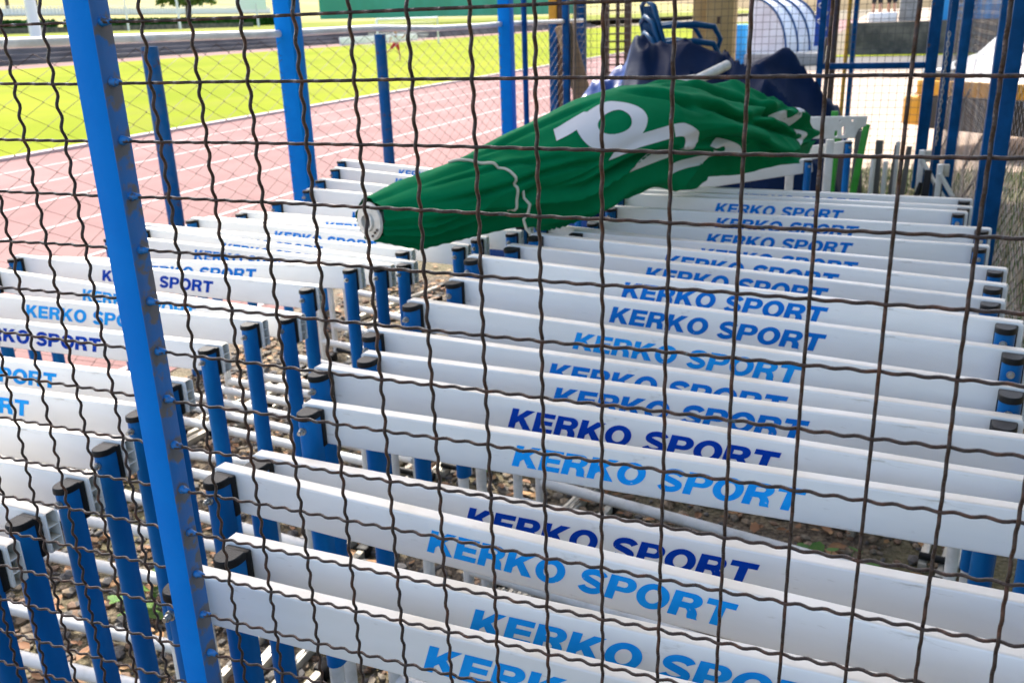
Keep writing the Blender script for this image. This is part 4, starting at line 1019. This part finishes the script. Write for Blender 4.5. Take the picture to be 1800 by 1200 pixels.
tree(-104, 96, 4.4, 9.0, 2.6, 'slender tree on the pale bank behind the white fence', 5, n=900)
for k in range(7):
    tree(-150 - 12 * (k % 3), 60 + 34 * k, 9 + 1.2 * (k % 3), 13, 7, ['first', 'second', 'third', 'fourth', 'fifth', 'sixth', 'seventh'][k] + ' tree from the left on the distant slope', 11 + k, n=1500, size=0.8)

def shade_tree(x, y, h, r, label, seed, n):  # out-of-view trees, added to block sky and darken faces turned right
    t = thing('tree', label, 'tree', (x, y, 0), 0, 'unseen trees added to darken the right side')
    b = MB(); b.tube([(0, 0, -0.1), (0.05, 0, 1.0), (0.0, 0.1, h * 0.35), (0.1, 0.1, h * 0.75)], [0.26, 0.20, 0.16, 0.05], 12)
    for k in range(6):
        a = k * 1.05 + seed; b.tube([(0.0, 0.1, h * (0.22 + 0.04 * k)), (r * .4 * math.cos(a), r * .4 * math.sin(a), h * (0.36 + .05 * k)), (r * .8 * math.cos(a), r * .8 * math.sin(a), h * (0.45 + .06 * k))], [0.10, 0.06, 0.02], 7)
    b.build('trunk', M['bark'], t)
    b = MB(); leaves(b, (0, 0, h * 0.56), (r, r, h * 0.44), n, 0.16, seed=seed, hollow=0.25); b.build('crown', M['hedge'], t, smooth=False)
shade_tree(5.6, -1.6, 6.5, 2.8, 'broad unseen tree added for shade right of the cage, nearest the viewer', 31, 5000)
shade_tree(6.2, 3.4, 7.0, 3.0, 'broad unseen tree added for shade right of the cage, in line with the green parasol', 32, 5000)
shade_tree(7.0, 8.6, 7.0, 3.0, 'broad unseen tree added for shade right of the cage, beyond the parked car nose', 33, 4000)
# ------------------------------------------------------------------ gravel, leaf litter, weeds
def ico():
    bm = bmesh.new(); bmesh.ops.create_icosphere(bm, subdivisions=1, radius=1.0); bm.verts.index_update()
    v = [p.co.copy() for p in bm.verts]; f = [tuple(q.index for q in k.verts) for k in bm.faces]; bm.free(); return v, f
IV, IF = ico()
rnd = random.Random(5)
shapes = []
for k in range(12):
    sc = Vector((rnd.uniform(.8, 1.25), rnd.uniform(.65, 1.0), rnd.uniform(.4, .7)))
    shapes.append([Vector((p.x * sc.x, p.y * sc.y, p.z * sc.z)) * (1 + 0.28 * noise.noise(p * 1.3 + Vector((k * 5, 0, 0)))) for p in IV])
b = MB()
for k in range(20000):
    x = rnd.uniform(-2.2, 1.0); y = rnd.uniform(-0.1, 4.2)
    if y > 2.6 and rnd.random() < 0.4: continue
    if x > -0.1 and rnd.random() < 0.55: continue
    s_ = rnd.choice((0.006, 0.008, 0.010, 0.012, 0.015, 0.019)) * rnd.uniform(.85, 1.2)
    ca, sa = math.cos(k * 2.4), math.sin(k * 2.4); sh = shapes[k % 12]; tl = rnd.uniform(-.35, .35)
    v = []
    for p in sh:
        px, py, pz = p.x, p.y * 1.0 - p.z * tl, p.z + p.y * tl
        v.append((x + s_ * (px * ca - py * sa), y + s_ * (px * sa + py * ca), s_ * (pz + 0.35) + rnd.random() * 0.0))
    b.add(v, IF, mi=rnd.choice((0, 0, 1, 1, 2, 3, 4)))
stuff(b.build('gravel', STONE, smooth=False))
b = MB()
for k in range(2600):
    x = rnd.uniform(-2.2, 1.0); y = rnd.uniform(-0.1, 4.5)
    s_ = rnd.uniform(.010, .030); a = rnd.uniform(0, 2 * PI); z = rnd.uniform(.008, .03); c1 = rnd.uniform(-.5, .9)
    ca, sa = math.cos(a), math.sin(a); v = []
    for (lx, ly, lz) in ((-1, 0, 0), (-.3, .5, .25 * c1), (.5, .42, .3 * c1), (1.1, 0, .1), (.5, -.42, .3 * c1 + .1), (-.3, -.5, .25 * c1 + .1), (-.3, 0, 0), (.5, 0, 0.02)):
        v.append((x + s_ * (lx * ca - ly * sa), y + s_ * (lx * sa + ly * ca), z + s_ * (lz + .1)))
    b.add(v, [(0, 6, 1), (6, 7, 2, 1), (7, 3, 2), (0, 5, 6), (5, 4, 7, 6), (4, 3, 7)])
stuff(b.build('leaf_litter', M['dryleaf']))
def weed(x, y, n, r, label):
    b = MB(); q = random.Random(int(x * 1000 + y * 77))
    for k in range(n):
        a = q.uniform(0, 2 * PI); d = r * math.sqrt(q.random()); h = q.uniform(.02, .11); s_ = q.uniform(.014, .03)
        cx, cy = d * math.cos(a), d * math.sin(a); nz = Vector((q.gauss(0, .5), q.gauss(0, .5), 1)).normalized(); e1 = nz.orthogonal().normalized(); e2 = nz.cross(e1)
        c = Vector((cx, cy, h))
        b.add([c + e1 * s_ * math.cos(t) * (1 if t else 1.5) + e2 * s_ * .75 * math.sin(t) for t in [2 * PI * i / 7 for i in range(7)]], [tuple(range(7))])
        b.tube([(cx * .3, cy * .3, 0), c], 0.0012, 3, caps=False)
    tag(b.build('weed', M['weed'], loc=(x, y, 0.004), smooth=False), label, 'weed', 'green weeds in the gravel')
weed(-1.12, 0.95, 26, .10, 'green leafy weed in the gravel between the nearest left posts')
weed(-0.66, 0.60, 18, .09, 'green weed low in the gravel close to the mesh')
weed(0.62, 1.60, 40, .16, 'green weed in the shade under the right row')
weed(-0.55, 2.05, 22, .10, 'small green weed in the sunlit gap between the rows')
# weedy ground strip beyond the right fence
b = MB(); q = random.Random(9)
for k in range(9000):
    x = q.uniform(1.15, 3.2); y = q.uniform(0.5, 9.0); h = q.uniform(.04, .16); a = q.uniform(0, 2 * PI); lean = q.uniform(0, .08)
    c, s_ = math.cos(a) * .004, math.sin(a) * .004
    b.add([(x - c, y - s_, 0), (x + c, y + s_, 0), (x + lean * math.sin(a), y + lean * math.cos(a), h)], [(0, 1, 2)])
for k in range(2500):
    x = q.uniform(-0.3, 1.1); y = q.uniform(5.8, 9.0); h = q.uniform(.03, .14); a = q.uniform(0, 2 * PI); lean = q.uniform(0, .08)
    c, s_ = math.cos(a) * .004, math.sin(a) * .004
    b.add([(x - c, y - s_, 0), (x + c, y + s_, 0), (x + lean * math.sin(a), y + lean * math.cos(a), h)], [(0, 1, 2)])
stuff(b.build('rough_grass', M['leaf'], smooth=False))
